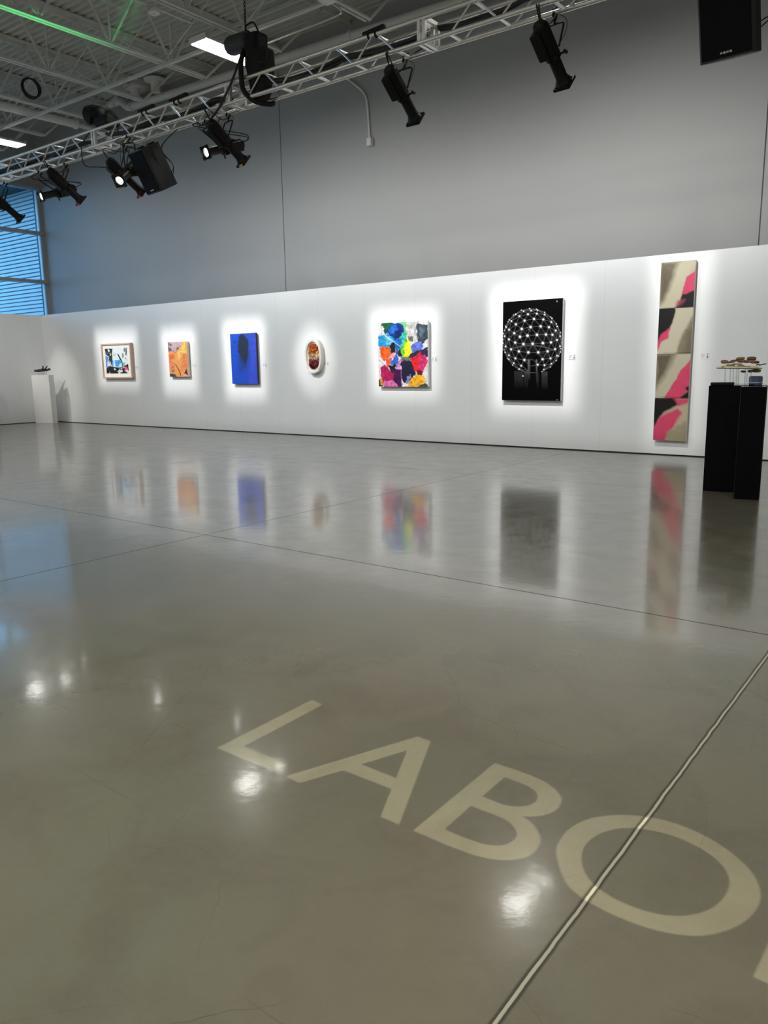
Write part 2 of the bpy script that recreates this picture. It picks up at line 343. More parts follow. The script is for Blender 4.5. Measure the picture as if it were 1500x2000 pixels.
# cable coil hung from the joist
t = thing('cable_coil', 'black coil of cable hanging from a ceiling joist at the upper left', 'cable coil', (-16.85, 9.75, 7.33))
cc = MB()
for k in range(5):
    cc.tube([e(-16.80+.02*k, 9.75+math.cos(a)*(.19+.008*(k % 3)), 7.36+math.sin(a)*(.20-.006*k)) for a in [2*math.pi*i/28 for i in range(28)]], .016, 6, True)
cc.build('coiled_cable', rubber, t, True)

# linear tube fixtures
def fixture(x, y, label, lamp=None):
    z = 6.85
    t = thing('tube_light', label, 'ceiling light', (x, y, z), 'long ceiling light fixtures')
    h = MB(); h.prism([(-.2, 0), (-.2, .02), (-.10, .085), (.10, .085), (.2, .02), (.2, 0)], 1.22, Matrix.Translation((x, y+.61, z))@Matrix.Rotation(math.pi/2, 4, 'X'))
    h.build('housing', white, t)
    for s in (-1, 1): MB().box((x, y+s*.625, z+.03), (.41, .03, .09), None, .006).build('end_cap', white, t)
    MB().span((x-.185, y-.60, z-.022), (x+.185, y+.60, z-.001), .006).build('diffuser', tube_m, t)
    jx = min(JX, key=lambda a: abs(a-x))
    for s in (-1, 1):
        hk = MB()
        for k in (-1, 1): hk.cyl((jx, y+s*.45, 7.085), (x+k*.09, y+s*.45, z+.085), .007, 6)
        hk.build('hanger', galv, t)
    return t
FX = [(-11.08, 10.13, 'long bright ceiling light beside the chain hoist'), (-19.25, 10.2, 'bright ceiling light cut off by the left edge of the photo'), (-5.0, 10.15, 'long ceiling light above the frame over the right hand pictures')]
for a in FX: fixture(*a)
k = 0
for yy in (1.5, -4.5):  # unseen fixture rows, added to carry the general fill light
    for xx in (-18.5, -11.5, -4.5, 2.5):
        k += 1
        names = {(-18.5, 1.5): 'left end of the row above the camera', (-11.5, 1.5): 'second of the row above the camera', (-4.5, 1.5): 'third of the row above the camera', (2.5, 1.5): 'right end of the row above the camera',
                 (-18.5, -4.5): 'left end of the row behind the camera', (-11.5, -4.5): 'second of the row behind the camera', (-4.5, -4.5): 'third of the row behind the camera', (2.5, -4.5): 'right end of the row behind the camera'}
        t = fixture(xx, yy, 'added long ceiling light, out of view, at the '+names[(xx, yy)])
        ld = bpy.data.lights.new('house_fill_light', 'AREA'); ld.shape = 'RECTANGLE'; ld.size = .36; ld.size_y = 1.18; ld.energy = HOUSE_FILL; ld.color = (1, .975, .92); ld.spread = math.radians(165)  # area light added below the fixture as fill for the hall
        lo = bpy.data.objects.new('house_fill_light', ld); C.objects.link(lo); lo.location = (xx, yy, 6.82)

# ------------------------------------------------------------------ lighting truss
TY0, TY1, TZ0, TZ1 = 8.3, 8.585, 5.185, 5.44
truss = thing('lighting_truss', 'silver box truss hung across the hall carrying lamps and speakers', 'truss', (-9, 8.44, TZ0))
for y in (TY0, TY1):
    for z in (TZ0, TZ1): MB().cyl((-22.4, y, z), (5.5, y, z), .027, 14).build('chord', alu, truss, True)
frames = [-19.2+3.377*i for i in range(8)]
for fx in frames:
    if fx < -17.5 or fx > -4: continue
    for dx in (-.035, .035):
        f = MB()
        for y in (TY0, TY1): f.span((fx+dx-.022, y-.022, TZ0), (fx+dx+.022, y+.022, TZ1))
        for z in (TZ0, TZ1): f.span((fx+dx-.022, TY0, z-.022), (fx+dx+.022, TY1, z+.022))
        f.build('end_frame', alu, truss)
    for y in (TY0+.05, TY1-.05): MB().cyl((fx-.07, y, TZ0+.03), (fx+.07, y, TZ0+.03), .012, 8).build('bolt', chrome, truss)
for fx in frames:
    if fx < -19.3 or fx > -3: continue
    for k in range(5):
        xb = fx+.38+.655*k
        if xb < -17.6 or xb > -2.6: continue
        for y, nm in ((TY0, 'front_brace'), (TY1, 'rear_brace')):
            if k < 4:
                MB().cyl((xb+.02, y, TZ0), (xb+.30, y, TZ1), .0125, 8).build(nm, alu, truss, True)
                MB().cyl((xb+.36, y, TZ1), (xb+.635, y, TZ0), .0125, 8).build(nm, alu, truss, True)
        for z, nm in ((TZ0, 'lower_cross_bar'), (TZ1, 'upper_cross_bar')):
            dx = 0 if z == TZ0 else .33
            MB().span((xb+dx-.022, TY0, z-.008), (xb+dx+.022, TY1, z+.008)).build(nm, alu, truss)
# cable bundles lying on the truss
def bundle(x0, x1, n, label, y=8.43, z=5.40, drop=.1):
    b = MB()
    for i in range(n):
        pts = []; k = max(6, int((x1-x0)/.3)); ph = random.uniform(0, 6)
        for j in range(k+1):
            x = x0+(x1-x0)*j/k
            pts.append((x, y+.05*math.sin(x*2.1+ph)+random.uniform(-.03, .03), z-.07+.03*i/n-drop*abs(math.sin(math.pi*(x-x0)/1.35))*.5+random.uniform(-.012, .012)))
        b.tube(spline(pts, 3), random.uniform(.011, .018), 6)
    return tag(b.build('cable_bundle', rubber, None, True), label, 'cables', 'cable bundles in the truss')
bundle(-8.3, -5.75, 11, 'thick black cable bundle inside the truss right of the chain hoist')
bundle(-5.55, -2.5, 9, 'black cable bundle inside the truss at its right end above the last lamp')
bundle(-12.2, -9.2, 9, 'black cable bundle inside the truss left of the chain hoist')
bundle(-17, -12.7, 5, 'thin black cables inside the truss left of the moving head light', drop=.06)
def strap(x, label, y=TY0, z=TZ1, l=.34):
    b = MB().box((x, y+.02, z+.055), (l, .07, .055), Matrix.Rotation(-.06, 3, 'Y'), .02)
    for dx in (-.06, .05): b.tube([e(x+dx, y+math.cos(a)*.036, z+math.sin(a)*.036) for a in [2*math.pi*i/14 for i in range(14)]], .009, 6, True)
    return tag(b.build('cable_pouch', blackcloth), label, 'cable pouch')
strap(-6.42, 'black taped cable lump strapped on top of the truss between hoist and middle lamp')
strap(-11.0, 'black taped cable lump on top of the truss near the tilted speaker', l=.4)
strap(-10.2, 'black taped cable lump on the truss above the yellow-taped lamp', l=.42)

# ------------------------------------------------------------------ profile spots
def frame_of(d):
    d = d.normalized(); r = d.cross(Vector((0, 0, 1))).normalized(); u = r.cross(d); return Matrix((r, d, u)).transposed()   # local x right, y forward, z up
def pool(name, pos, rect, energy, col=(1, .985, .97), oval=False, soft=(.27, .32), axis=1, plane=D, rad=.022):
    x0, x1, z0, z1 = rect; o_, p_ = {0: (1, 2), 1: (0, 2), 2: (0, 1)}[axis]; vec = lambda a, z: {0: Vector((plane, a, z)), 1: Vector((a, plane, z)), 2: Vector((a, z, plane))}[axis]; c = vec((x0+x1)/2, (z0+z1)/2)
    ld = bpy.data.lights.new(name, 'SPOT'); ld.energy = energy; ld.color = col; ld.shadow_soft_size = rad; ld.spot_blend = .1
    far = max((vec(x, z)-pos).angle(c-pos) for x in (x0, x1) for z in (z0, z1)); ld.spot_size = min(2.2, 2*far+.35)
    lo = bpy.data.objects.new(name, ld); C.objects.link(lo); lo.location = pos; lo.rotation_euler = (c-pos).to_track_quat('-Z', 'Y').to_euler()
    ld.use_nodes = True; t = ld.node_tree; N, L = t.nodes, t.links; em = N['Emission']
    g = N.new('ShaderNodeNewGeometry'); s = N.new('ShaderNodeSeparateXYZ'); L.new(g.outputs['Incoming'], s.inputs[0])
    def mth(op, a, b=None):
        n = N.new('ShaderNodeMath'); n.operation = op
        for i, v in enumerate((a, b)):
            if v is None: continue
            if isinstance(v, (int, float)): n.inputs[i].default_value = v
            else: L.new(v, n.inputs[i])
        return n.outputs[0]
    k = mth('DIVIDE', plane-pos[axis], s.outputs[axis])
    dx = mth('ABSOLUTE', mth('ADD', mth('MULTIPLY', s.outputs[o_], k), pos[o_]-c[o_])); dz = mth('ABSOLUTE', mth('ADD', mth('MULTIPLY', s.outputs[p_], k), pos[p_]-c[p_]))
    hw, hh = (x1-x0)/2, (z1-z0)/2
    def ss(v, lo_, hi_):
        n = N.new('ShaderNodeMapRange'); n.interpolation_type = 'SMOOTHSTEP'; n.inputs[1].default_value = lo_; n.inputs[2].default_value = hi_; n.inputs[3].default_value = 1; n.inputs[4].default_value = 0; L.new(v, n.inputs[0]); return n.outputs[0]
    if oval:
        q = mth('SQRT', mth('ADD', mth('POWER', mth('DIVIDE', dx, hw), 2), mth('POWER', mth('DIVIDE', dz, hh), 2))); mask = ss(q, .45, 1.1)
    else: mask = mth('MULTIPLY', ss(dx, hw-soft[0], hw+soft[0]*.75), ss(dz, hh-soft[1], hh+soft[1]*.75))
    L.new(mth('ADD', mask, .004 if axis == 1 and x1-x0 < 5 else 0), em.inputs['Strength'])
    return lo
def stage_light(label, lens, target, top, gel=None, lit=True, cords=True):
    lens = Vector(lens); d = (Vector(target)-lens).normalized(); R = frame_of(d); P = lambda x, y, z: lens+R@Vector((x, y, z))
    t = thing('stage_spotlight', label, 'stage light', P(0, -.35, 0), 'profile spotlights under the truss')
    # rear lamp house: chamfered box round with finned cap
    o8 = [(math.cos(a)*.088, math.sin(a)*.088) for a in [math.pi/8+i*math.pi/4 for i in range(8)]]
    M = Matrix.Translation(P(0, -.68, 0))@(R@Matrix.Rotation(-math.pi/2, 3, 'X')).to_4x4()
    b = MB().prism(o8, .33, M); b.lathe([(-.05, .05), (-.03, .075), (0, .083)], P(0, -.68, 0), d, 16)
    b.build('lamp_housing', black, t)
    b = MB().box(P(-.05, -.50, -.03), (.13, .30, .15), R, .012); b.build('ballast_cover', black, t)
    MB().lathe([(0, .076), (.03, .088), (.05, .088), (.06, .07)], P(0, -.36, 0), d, 20).build('gate_ring', black, t, True)
    MB().lathe([(0, .066), (.22, .066), (.26, .078)], P(0, -.31, 0), d, 20).build('lens_barrel', black, t, True)
    MB().lathe([(0, .066), (.03, .090), (.07, .098), (.07, .066), (.045, .062)], P(0, -.068, 0), d, 20, cap=False).build('barrel_hood', black, t, True)
    b = MB(); 
    for (cx, cz, w_, h_) in ((0, .092, .20, .016), (0, -.092, .20, .016), (.092, 0, .016, .20), (-.092, 0, .016, .20)): b.box(P(cx, .004, cz), (w_, .03, h_), R)
    fr = b.build('gel_frame', black, t)
    if gel: MB().box(P(.045, -.004, -.108), (.065, .02, .03), R).build('gel_tab', gel, t)
    MB().lathe([(0, .060), (.012, .057), (.02, .03)], P(0, -.03, 0), d, 20).build('lens', lens_m if lit else mat('dark_lens', (.02, .02, .03), .05), t, True)
    if lit: MB().tube([P(math.cos(a)*.088, -.008, math.sin(a)*.088) for a in [2*math.pi*i/20 for i in range(20)]], .0065, 6, True).build('leak_glow_ring', leak_m, t)  # added glowing ring, imitates lens light leaking past the gel frame
    for s in (-1, 1):
        MB().cyl(P(s*.07, -.335, 0), P(s*.155, -.335, .01), .012, 8).cyl(P(s*.15, -.335-.02, .0), P(s*.15, -.335+.02, .03), .018, 8).build('tilt_knob', black, t)
    MB().box(P(.03, -.34, -.10), (.012, .02, .09), R).build('shutter_handle', black, t)
    # yoke up to the clamp on the chord
    top = Vector(top); side = R@Vector((1, 0, 0)); piv = P(0, -.42, 0); yk = MB()
    a = [piv+side*.115, top+side*.115-Vector((0, 0, .02)), top+side*.09, top-side*.09, top-side*.115-Vector((0, 0, .02)), piv-side*.115]
    yk.tube(a, .011, 6); yk.build('yoke', black, t)
    ck = MB().cyl(top-Vector((0, 0, .01)), top+Vector((0, 0, .05)), .012, 8); ck.tube([top+Vector((0, math.cos(a)*.034, .085+math.sin(a)*.034)) for a in [2*math.pi*i/14-1.2 for i in range(12)]], .014, 6)
    ck.build('hook_clamp', black, t)
    if cords:
        rear = P(0, -.72, .02); c = MB()
        for q in range(2):
            j = Vector((random.uniform(-.1, .1), 0, random.uniform(.0, .1)))
            c.tube(spline([rear, rear+(-d)*.10+Vector((0, 0, .06))+j*.5, top+Vector((-.2+.1*q, -.04, -.04))+j, top+Vector((-.12+.2*q, 0, .12)), top+Vector((.02+.2*q, .06, .2))], 6), .007, 6)
        c.build('power_cord', rubber, t, True)
        MB().tube(spline([piv+side*.1, piv+side*.19+Vector((0, 0, .12)), top+side*.14+Vector((0, 0, .02)), top+Vector((0, 0, .12))], 6), .004, 5).build('safety_cable', rubber, t, True)
    return t, lens, d
def hang(lens, tgt, y=None):
    lens = Vector(lens); d = (Vector(tgt)-lens).normalized(); p = lens-d*.42
    yy = TY0 if (y or p.y) < 8.45 else TY1
    return (p.x, yy, TZ0-.115)
PICS = dict(framed=(-17.95, 1.68), orange=(-15.44, 1.67), blue=(-13.15, 1.64), oval=(-11.11, 1.64), colour=(-8.79, 1.64), photo=(-6.12, 1.645), tall=(-3.76, 1.56))
SP = [((40, 428), 'orange', None, 'black stage lamp cut off by the left edge in front of the window'),
      ((158, 392), 'blue', redgel, 'black stage lamp with red gel tip nearest the window, aimed at the pictures'),
      ((278, 376), 'oval', redgel, 'black stage lamp with red gel tip just left of the tilted speaker'),
      ((475, 315), 'colour', amber, 'black stage lamp with a yellow tape tab left of the hoist'),
      ((811, 233), 'photo', None, 'single black stage lamp in the middle above the colourful painting'),
      ((1102, 163), 'tall', None, 'single black stage lamp at the right near the top of the photo')]
LENS = {}
for px_, tn, gel, lab in SP:
    p = on(*px_, 1, 8.8); tg = Vector((PICS[tn][0], D, PICS[tn][1])); hg = hang(p, tg)
    stage_light(lab, p, tg, hg, gel); LENS[tn] = p+(tg-p).normalized()*.03
RV = [((80, 384), (-.14, -.85, -.30), 8.6, 'stage lamp near the window with its bright lens turned to the camera'), ((233, 353), (.25, -.75, -.60), 8.0, 'stage lamp with bright lens facing the camera, left of the speaker'), ((402, 298), (-.14, -.85, -.30), 8.6, 'stage lamp with bright lens facing the camera, below the hoist')]
for px_, d, y, lab in RV:
    p = on(*px_, 1, y); dd = Vector(d); tg = p+dd
    stage_light(lab, p, tg, hang(p, tg, 8.5 if y > 8.1 else 8), amber if px_[0] == 233 else None)
p = Vector((-18.6, 8.8, 4.5)); tg = Vector((PICS['framed'][0], D, PICS['framed'][1])); stage_light('black stage lamp left of the frame lighting the framed print', p, tg, hang(p, tg)); LENS['framed'] = p+(tg-p).normalized()*.03

def wrect(x0, y0, x1, y1):
    a, b = on(x0, (y0+y1)/2, 1, D), on(x1, (y0+y1)/2, 1, D); t_, u_ = on((x0+x1)/2, y0, 1, D), on((x0+x1)/2, y1, 1, D); return (a.x, b.x, u_.z, t_.z)
pool('picture_beam', LENS['framed'], wrect(188, 642, 272, 762), POOL*.62)
pool('picture_beam', LENS['orange'], wrect(316, 640, 386, 775), POOL*.75)
pool('picture_beam', LENS['blue'], wrect(437, 624, 520, 785), POOL*.9)
pool('picture_beam', LENS['oval'], wrect(566, 618, 664, 790), POOL*.5, oval=True)
pool('picture_beam', LENS['colour'], wrect(722, 603, 860, 782), POOL*.8)
pool('picture_beam', LENS['photo'], wrect(957, 558, 1136, 812), POOL*.85)
pool('picture_beam', LENS['tall'], wrect(1264, 480, 1384, 900), POOL*.42, soft=(.26, .45))
for k_, f_ in (('orange', .35), ('blue', .5), ('oval', .75), ('colour', 1.0), ('photo', 1.1), ('tall', 1.25)):  # extra beams added at the lamp lenses, filling grey and white wall
    pool('wall_fill_beam', LENS[k_], (LENS[k_].x-5.5, LENS[k_].x+5.5, 2.3, 5.7), WALL_FILL*f_, soft=(4.2, 1.5), plane=GW, rad=.05)
    pool('wall_fill_beam', LENS[k_], (LENS[k_].x-6, LENS[k_].x+6, .1, 3.3), WALL_FILL*.62*max(f_, .6), (.93, .98, 1), soft=(4.5, .25), rad=.05)
pool('wall_fill_beam', LENS['framed'], (3.5, 13.5, .1, 3.4), WALL_FILL*.55, (.96, .985, 1), soft=(1.5, .25), axis=0, plane=PX, rad=.05)  # added fill for the left display wall
# soft green lamp on the joist
gp = Vector((-11.2, 6.6, 4.9)); pool('green_beam', gp, (-12.99, -12.81, 6.7, 9.1), 480, (.10, 1, .26), soft=(.03, .9), axis=2, plane=7.08)
for yy, zz in ((9.22, 7.35), (9.37, 7.6), (9.52, 7.85), (9.66, 8.08)): pool('green_beam', Vector((-8.6, 6.0, 5.6)), (yy-.13, yy+.13, zz-.16, zz+.16), 300, (.10, 1, .26), soft=(.06, .06), axis=0, plane=-12.9)

# ------------------------------------------------------------------ speakers
def speaker(c, yaw, pitch, w_, h_, dp, label, wires):
    R = Matrix.Rotation(yaw, 3, 'Z')@Matrix.Rotation(pitch, 3, 'X'); P = lambda x, y, z: Vector(c)+R@Vector((x, y, z))   # front is local -y
    t = thing('loudspeaker', label, 'loudspeaker', c)
    M = Matrix.Translation(P(0, 0, -h_/2))@R.to_4x4()
    f, bk = w_/2, w_*.30
    MB().prism([(-f, -dp/2), (-f+.03, -dp/2-.03), (f-.03, -dp/2-.03), (f, -dp/2), (f, -dp*.1), (bk, dp/2), (-bk, dp/2), (-f, -dp*.1)], h_, M).build('cabinet', mat('speaker_paint', (.003, .003, .0035), .5, var=.3, scale=60, bump=.2), t)
    MB().box(P(0, -dp/2-.034, .0), (w_-.05, .012, h_-.04), R, .005).build('grille', mat('speaker_grille', (.0015, .0015, .002), .8, spec=.15, var=.5, scale=150), t)
    lg = MB()
    for i, dx in enumerate((-.042, -.014, .014, .042)): lg.box(P(dx, -dp/2-.042, -h_/2+.055), (.020, .004, .020 if i % 2 else .015), R)
    lg.build('badge', greylogo, t)
    for s in (-1, 1): MB().box(P(s*f*.7, .02, h_/2+.01), (.05, .12, .03), R).build('rigging_bracket', black, t)
    b = MB()
    for s in (-1, 1): b.cyl(P(s*f*.7, .02, h_/2+.02), (P(s*f*.4, 0, 0).x, TY0+.1, TZ0), .006, 6)
    b.build('hanging_wire', chrome, t)
    c2 = MB()
    for k in range(2): c2.tube(spline([(P(.2, 0, 0).x+.12, TY1, TZ0), P(f+.10+.03*k, .05, h_/2-.1), P(f+.14, .1, -.05), P(bk+.05, dp*.35, -.15-.05*k)], 6), .006, 6)
    c2.build('speaker_cable', rubber, t, True)
    return t
speaker((-10.9, 8.33, 4.60), math.radians(-8), math.radians(27), .46, .66, .36, 'black loudspeaker tilted down under the truss among the lamps', 1)
speaker((-2.20, 8.30, 4.63), math.radians(-4), math.radians(17), .50, .80, .38, 'black loudspeaker hanging at the top right corner of the photo', 1)

# ------------------------------------------------------------------ moving head, chain hoist
t = thing('moving_head_light', 'black moving-head light standing on top of the truss at the left', 'stage light', (-12.35, 8.44, 5.47))
MB().box((-12.25, 8.44, 5.56), (.34, .30, .15), None, .03).build('base', black, t)
MB().box((-12.55, 8.33, 5.70), (.10, .06, .30), Matrix.Rotation(.25, 3, 'Y'), .02).build('yoke_arm', black, t)
MB().box((-12.55, 8.60, 5.70), (.10, .06, .30), Matrix.Rotation(.25, 3, 'Y'), .02).build('yoke_arm', black, t)
MB().lathe([(0, .08), (.03, .125), (.20, .155), (.32, .15), (.36, .11)], (-12.40, 8.46, 5.72), (-1, -.1, .12), 20).build('head', black, t, True)
MB().lathe([(0, .10), (.02, .09)], (-12.765, 8.42, 5.765), (-1, -.1, .12), 18).build('front_lens', mat('dark_front_lens', (.03, .03, .035), .05), t, True)
c2 = MB()
for k in range(3): c2.tube(spline([(-12.15, 8.35, 5.52), (-11.95-.05*k, 8.3, 5.66), (-11.85, 8.4, 5.5), (-12.0+.2*k, 8.45, 5.35)], 6), .009, 6)
c2.build('power_cord', rubber, t, True)
MB().tube(spline([(-12.5, 8.3, 5.45), (-12.75, 8.26, 5.25), (-12.7, 8.24, 4.92), (-12.3, 8.24, 4.82), (-12.05, 8.24, 4.78)], 8), .010, 6).build('hanging_cable', rubber, t, True)

HX, HY = -8.78, 8.44
t = thing('chain_hoist', 'black chain hoist and bag hung on a chain above the truss', 'chain hoist', (HX, HY, 5.45))
MB().lathe([(0, .09), (.03, .125), (.36, .13), (.42, .11), (.44, .05)], (HX+.05, HY, 5.98), (-1, 0, .03), 20).build('motor', mat('hoist_motor', (.035, .035, .035), .6, var=.4, scale=40), t, True)
MB().box((HX+.17, HY, 5.80), (.26, .24, .46), Matrix.Rotation(.05, 3, 'Y'), .04).build('gear_housing', black, t)
bg_ = MB(); rings = []
for z, hx, hy in ((5.78, .19, .15), (5.60, .20, .16), (5.40, .18, .115), (5.25, .15, .105), (5.16, .11, .08)):
    rings.append([bg_.b.verts.new((HX+.24+math.copysign(abs(math.cos(a))**.6, math.cos(a))*hx, HY+math.copysign(abs(math.sin(a))**.6, math.sin(a))*hy, z)) for a in [2*math.pi*i/24 for i in range(24)]])
for p, q in zip(rings, rings[1:]):
    for i in range(24): bg_.b.faces.new((p[i], p[(i+1) % 24], q[(i+1) % 24], q[i]))
bg_.b.faces.new(rings[-1]); bg_.b.faces.new(rings[0][::-1]); bg_.build('chain_bag', blackcloth, t, True)
ch = MB()
for i in range(20):
    z = 6.12+i*.048; u = Vector((1, 0, 0)) if i % 2 else Vector((0, 1, 0))
    ch.tube([Vector((HX-.02, HY, z))+u*math.cos(a)*.013+Vector((0, 0, math.sin(a)*.030)) for a in [2*math.pi*k/10 for k in range(10)]], .006, 5, True)
ch.build('chain', black, t)
MB().tube(spline([(HX-.02, HY, 6.12), (HX+.05, HY, 6.08), (HX+.04, HY, 6.0), (HX-.05, HY, 6.0)], 5), .014, 6).build('hook', black, t, True)
MB().tube(spline([(HX+.30, HY-.05, 5.98), (HX+.22, HY-.08, 6.14), (HX+.08, HY-.1, 6.12)], 6), .012, 6).build('lifting_eye', black, t, True)
sl = MB(); sl.tube(spline([(HX-.05, HY, 5.9), (HX+.06, TY0-.05, 5.66), (HX+.06, TY0-.06, 5.44), (HX+.10, TY0-.06, 5.26), (HX+.20, TY0+.05, 5.13), (HX+.32, TY1, 5.13), (HX+.05, TY1+.05, 5.35), (HX+.02, HY, 5.8)], 6), .036, 8)
sl.build('round_sling', blackcloth, t, True)
MB().tube(spline([(HX+.05, TY0-.03, 5.75), (HX-.10, TY0-.05, 5.5), (HX-.28, TY0-.05, 5.3), (HX-.5, TY0-.04, 5.12), (HX-.75, TY0-.06, 4.98), (HX-1.0, TY0, 5.05)], 8), .016, 6).build('control_cable', rubber, t, True)
MB().tube(spline([(HX+.42, HY-.1, 5.9), (HX+.40, HY-.12, 5.75), (HX+.34, HY-.14, 5.62), (HX+.46, HY-.14, 5.56), (HX+.5, HY-.12, 5.7), (HX+.42, HY-.1, 5.9)], 5), .008, 6).build('wire_loop', rubber, t, True)

# ------------------------------------------------------------------ pictures
def inv(c): return np.array(srgb(*c))
def sdist(P, poly):                                        # signed distance to a polygon, negative inside
    q = np.asarray(poly, float); d = np.full(len(P), 1e9); ins = np.zeros(len(P), bool)
    for i in range(len(q)):
        a, b = q[i], q[(i+1) % len(q)]; e_ = b-a; w_ = P-a; h = np.clip((w_@e_)/(e_@e_+1e-12), 0, 1); d = np.minimum(d, np.linalg.norm(w_-h[:, None]*e_, axis=1))
        c = (a[1] <= P[:, 1]) != (b[1] <= P[:, 1]); xs = a[0]+(P[:, 1]-a[1])/(b[1]-a[1]+1e-12)*(b[0]-a[0]); ins ^= c & (P[:, 0] < xs)
    return np.where(ins, -d, d)
def linedist(P, pts):
    q = np.asarray(pts, float); d = np.full(len(P), 1e9)
    for a, b in zip(q, q[1:]):
        e_ = b-a; w_ = P-a; h = np.clip((w_@e_)/(e_@e_+1e-12), 0, 1); d = np.minimum(d, np.linalg.norm(w_-h[:, None]*e_, axis=1))
    return d
def vnoise(P, s, seed):                                    # smooth value noise
    g = np.random.default_rng(seed).random((64, 64)); x = P/s; i = np.floor(x).astype(int); f_ = x-i; f_ = f_*f_*(3-2*f_)
    G = lambda a, b: g[a % 64, b % 64]
    return (G(i[:, 0], i[:, 1])*(1-f_[:, 0])+G(i[:, 0]+1, i[:, 1])*f_[:, 0])*(1-f_[:, 1])+(G(i[:, 0], i[:, 1]+1)*(1-f_[:, 0])+G(i[:, 0]+1, i[:, 1]+1)*f_[:, 0])*f_[:, 1]
def fbm(P, s, seed): return vnoise(P, s, seed)*.55+vnoise(P, s/2.1, seed+1)*.28+vnoise(P, s/4.3, seed+2)*.17
class Paint:
    grow = 0
    def __init__(s, P, base): s.P = P; s.c = np.tile(inv(base), (len(P), 1)).astype(float); s.k = 0
    def poly(s, poly, col, soft=6, warp=14, vary=.25, ws=60):
        s.k += 7; W = s.P+np.stack([fbm(s.P, ws, s.k)-.5, fbm(s.P, ws, s.k+3)-.5], 1)*2*warp
        a = np.clip(.5-(sdist(W, poly)-s.grow)/soft, 0, 1)[:, None]; n = (1+vary*2*(fbm(s.P, ws*.6, s.k+5)-.5))[:, None]
        s.c = s.c*(1-a)+np.clip(inv(col)*n, 0, 1)*a; return s
    def line(s, pts, w_, col, soft=3, warp=4):
        s.k += 7; W = s.P+np.stack([fbm(s.P, 40, s.k)-.5, fbm(s.P, 40, s.k+3)-.5], 1)*2*warp
        a = np.clip(.5-(linedist(W, pts)-w_)/soft, 0, 1)[:, None]; s.c = s.c*(1-a)+inv(col)*a; return s
paint_m, t_, b_ = new_mat('painted_canvas'); a_ = t_.nodes.new('ShaderNodeVertexColor'); a_.layer_name = 'paint'; t_.links.new(a_.outputs['Color'], b_.inputs['Base Color']); b_.inputs['Roughness'].default_value = .5; b_.inputs['Specular IOR Level'].default_value = .25
gloss_m, t_, b_ = new_mat('glossy_print'); a_ = t_.nodes.new('ShaderNodeVertexColor'); a_.layer_name = 'paint'; t_.links.new(a_.outputs['Color'], b_.inputs['Base Color']); b_.inputs['Roughness'].default_value = .5; b_.inputs['Specular IOR Level'].default_value = .04
def sheet(name, x0, x1, z0, z1, y, nx, nz, fn, parent, m=None, off=None, tone=.72):
    u, v = np.meshgrid(np.linspace(0, 1, nx), np.linspace(0, 1, nz)); u = u.ravel(); v = v.ravel()
    me = bpy.data.meshes.new(name); col = fn(u, v)
    yy = np.full(len(u), y) if off is None else y+off(u, v)
    co_ = np.stack([x0+u*(x1-x0), yy, z1-v*(z1-z0)], 1); i = np.arange((nx-1)*(nz-1)); r, c = i//(nx-1), i % (nx-1); a = r*nx+c
    me.from_pydata(co_.tolist(), [], np.stack([a, a+nx, a+nx+1, a+1], 1).tolist()); me.update()
    at = me.color_attributes.new('paint', 'FLOAT_COLOR', 'POINT'); at.data.foreach_set('color', np.concatenate([np.clip(col, 0, 1)**1.1*tone, np.ones((len(u), 1))], 1).astype(np.float32).ravel())
    me.materials.append(m or paint_m); return link(name, me, parent)
def quadmap(TL, TR, BR, BL):                               # uv -> crop pixels by bilinear mix
    q = [np.array(p, float) for p in (TL, TR, BR, BL)]
    return lambda u, v: (1-v)[:, None]*((1-u)[:, None]*q[0]+u[:, None]*q[1])+v[:, None]*((1-u)[:, None]*q[3]+u[:, None]*q[2])
OFF, TH = .03, .05; FY = D-OFF-TH
canvas_edge = mat('canvas_edge', (.62, .60, .56), .7)
def picture(name, label, cat, rect, edge, th=TH):
    x0, x1, z0, z1 = rect; t = thing(name, label, cat, ((x0+x1)/2, D, z0), 'pictures on the white wall')
    MB().span((x0, FY, z0), (x1, FY+th, z1), .003).build('stretcher', edge, t)
    MB().span((x0+.08, FY+th, z0+.1), (x1-.08, D-.0005, z1-.1)).build('wall_batten', darkframe, t)
    return t
def prect(TL, TR, BR, BL):                                 # picture edges on its front plane, from its photo corners
    p = [on(q[0], q[1], 1, FY) for q in (TL, TR, BR, BL)]; return ((p[0].x+p[3].x)/2, (p[1].x+p[2].x)/2, (p[2].z+p[3].z)/2, (p[0].z+p[1].z)/2)
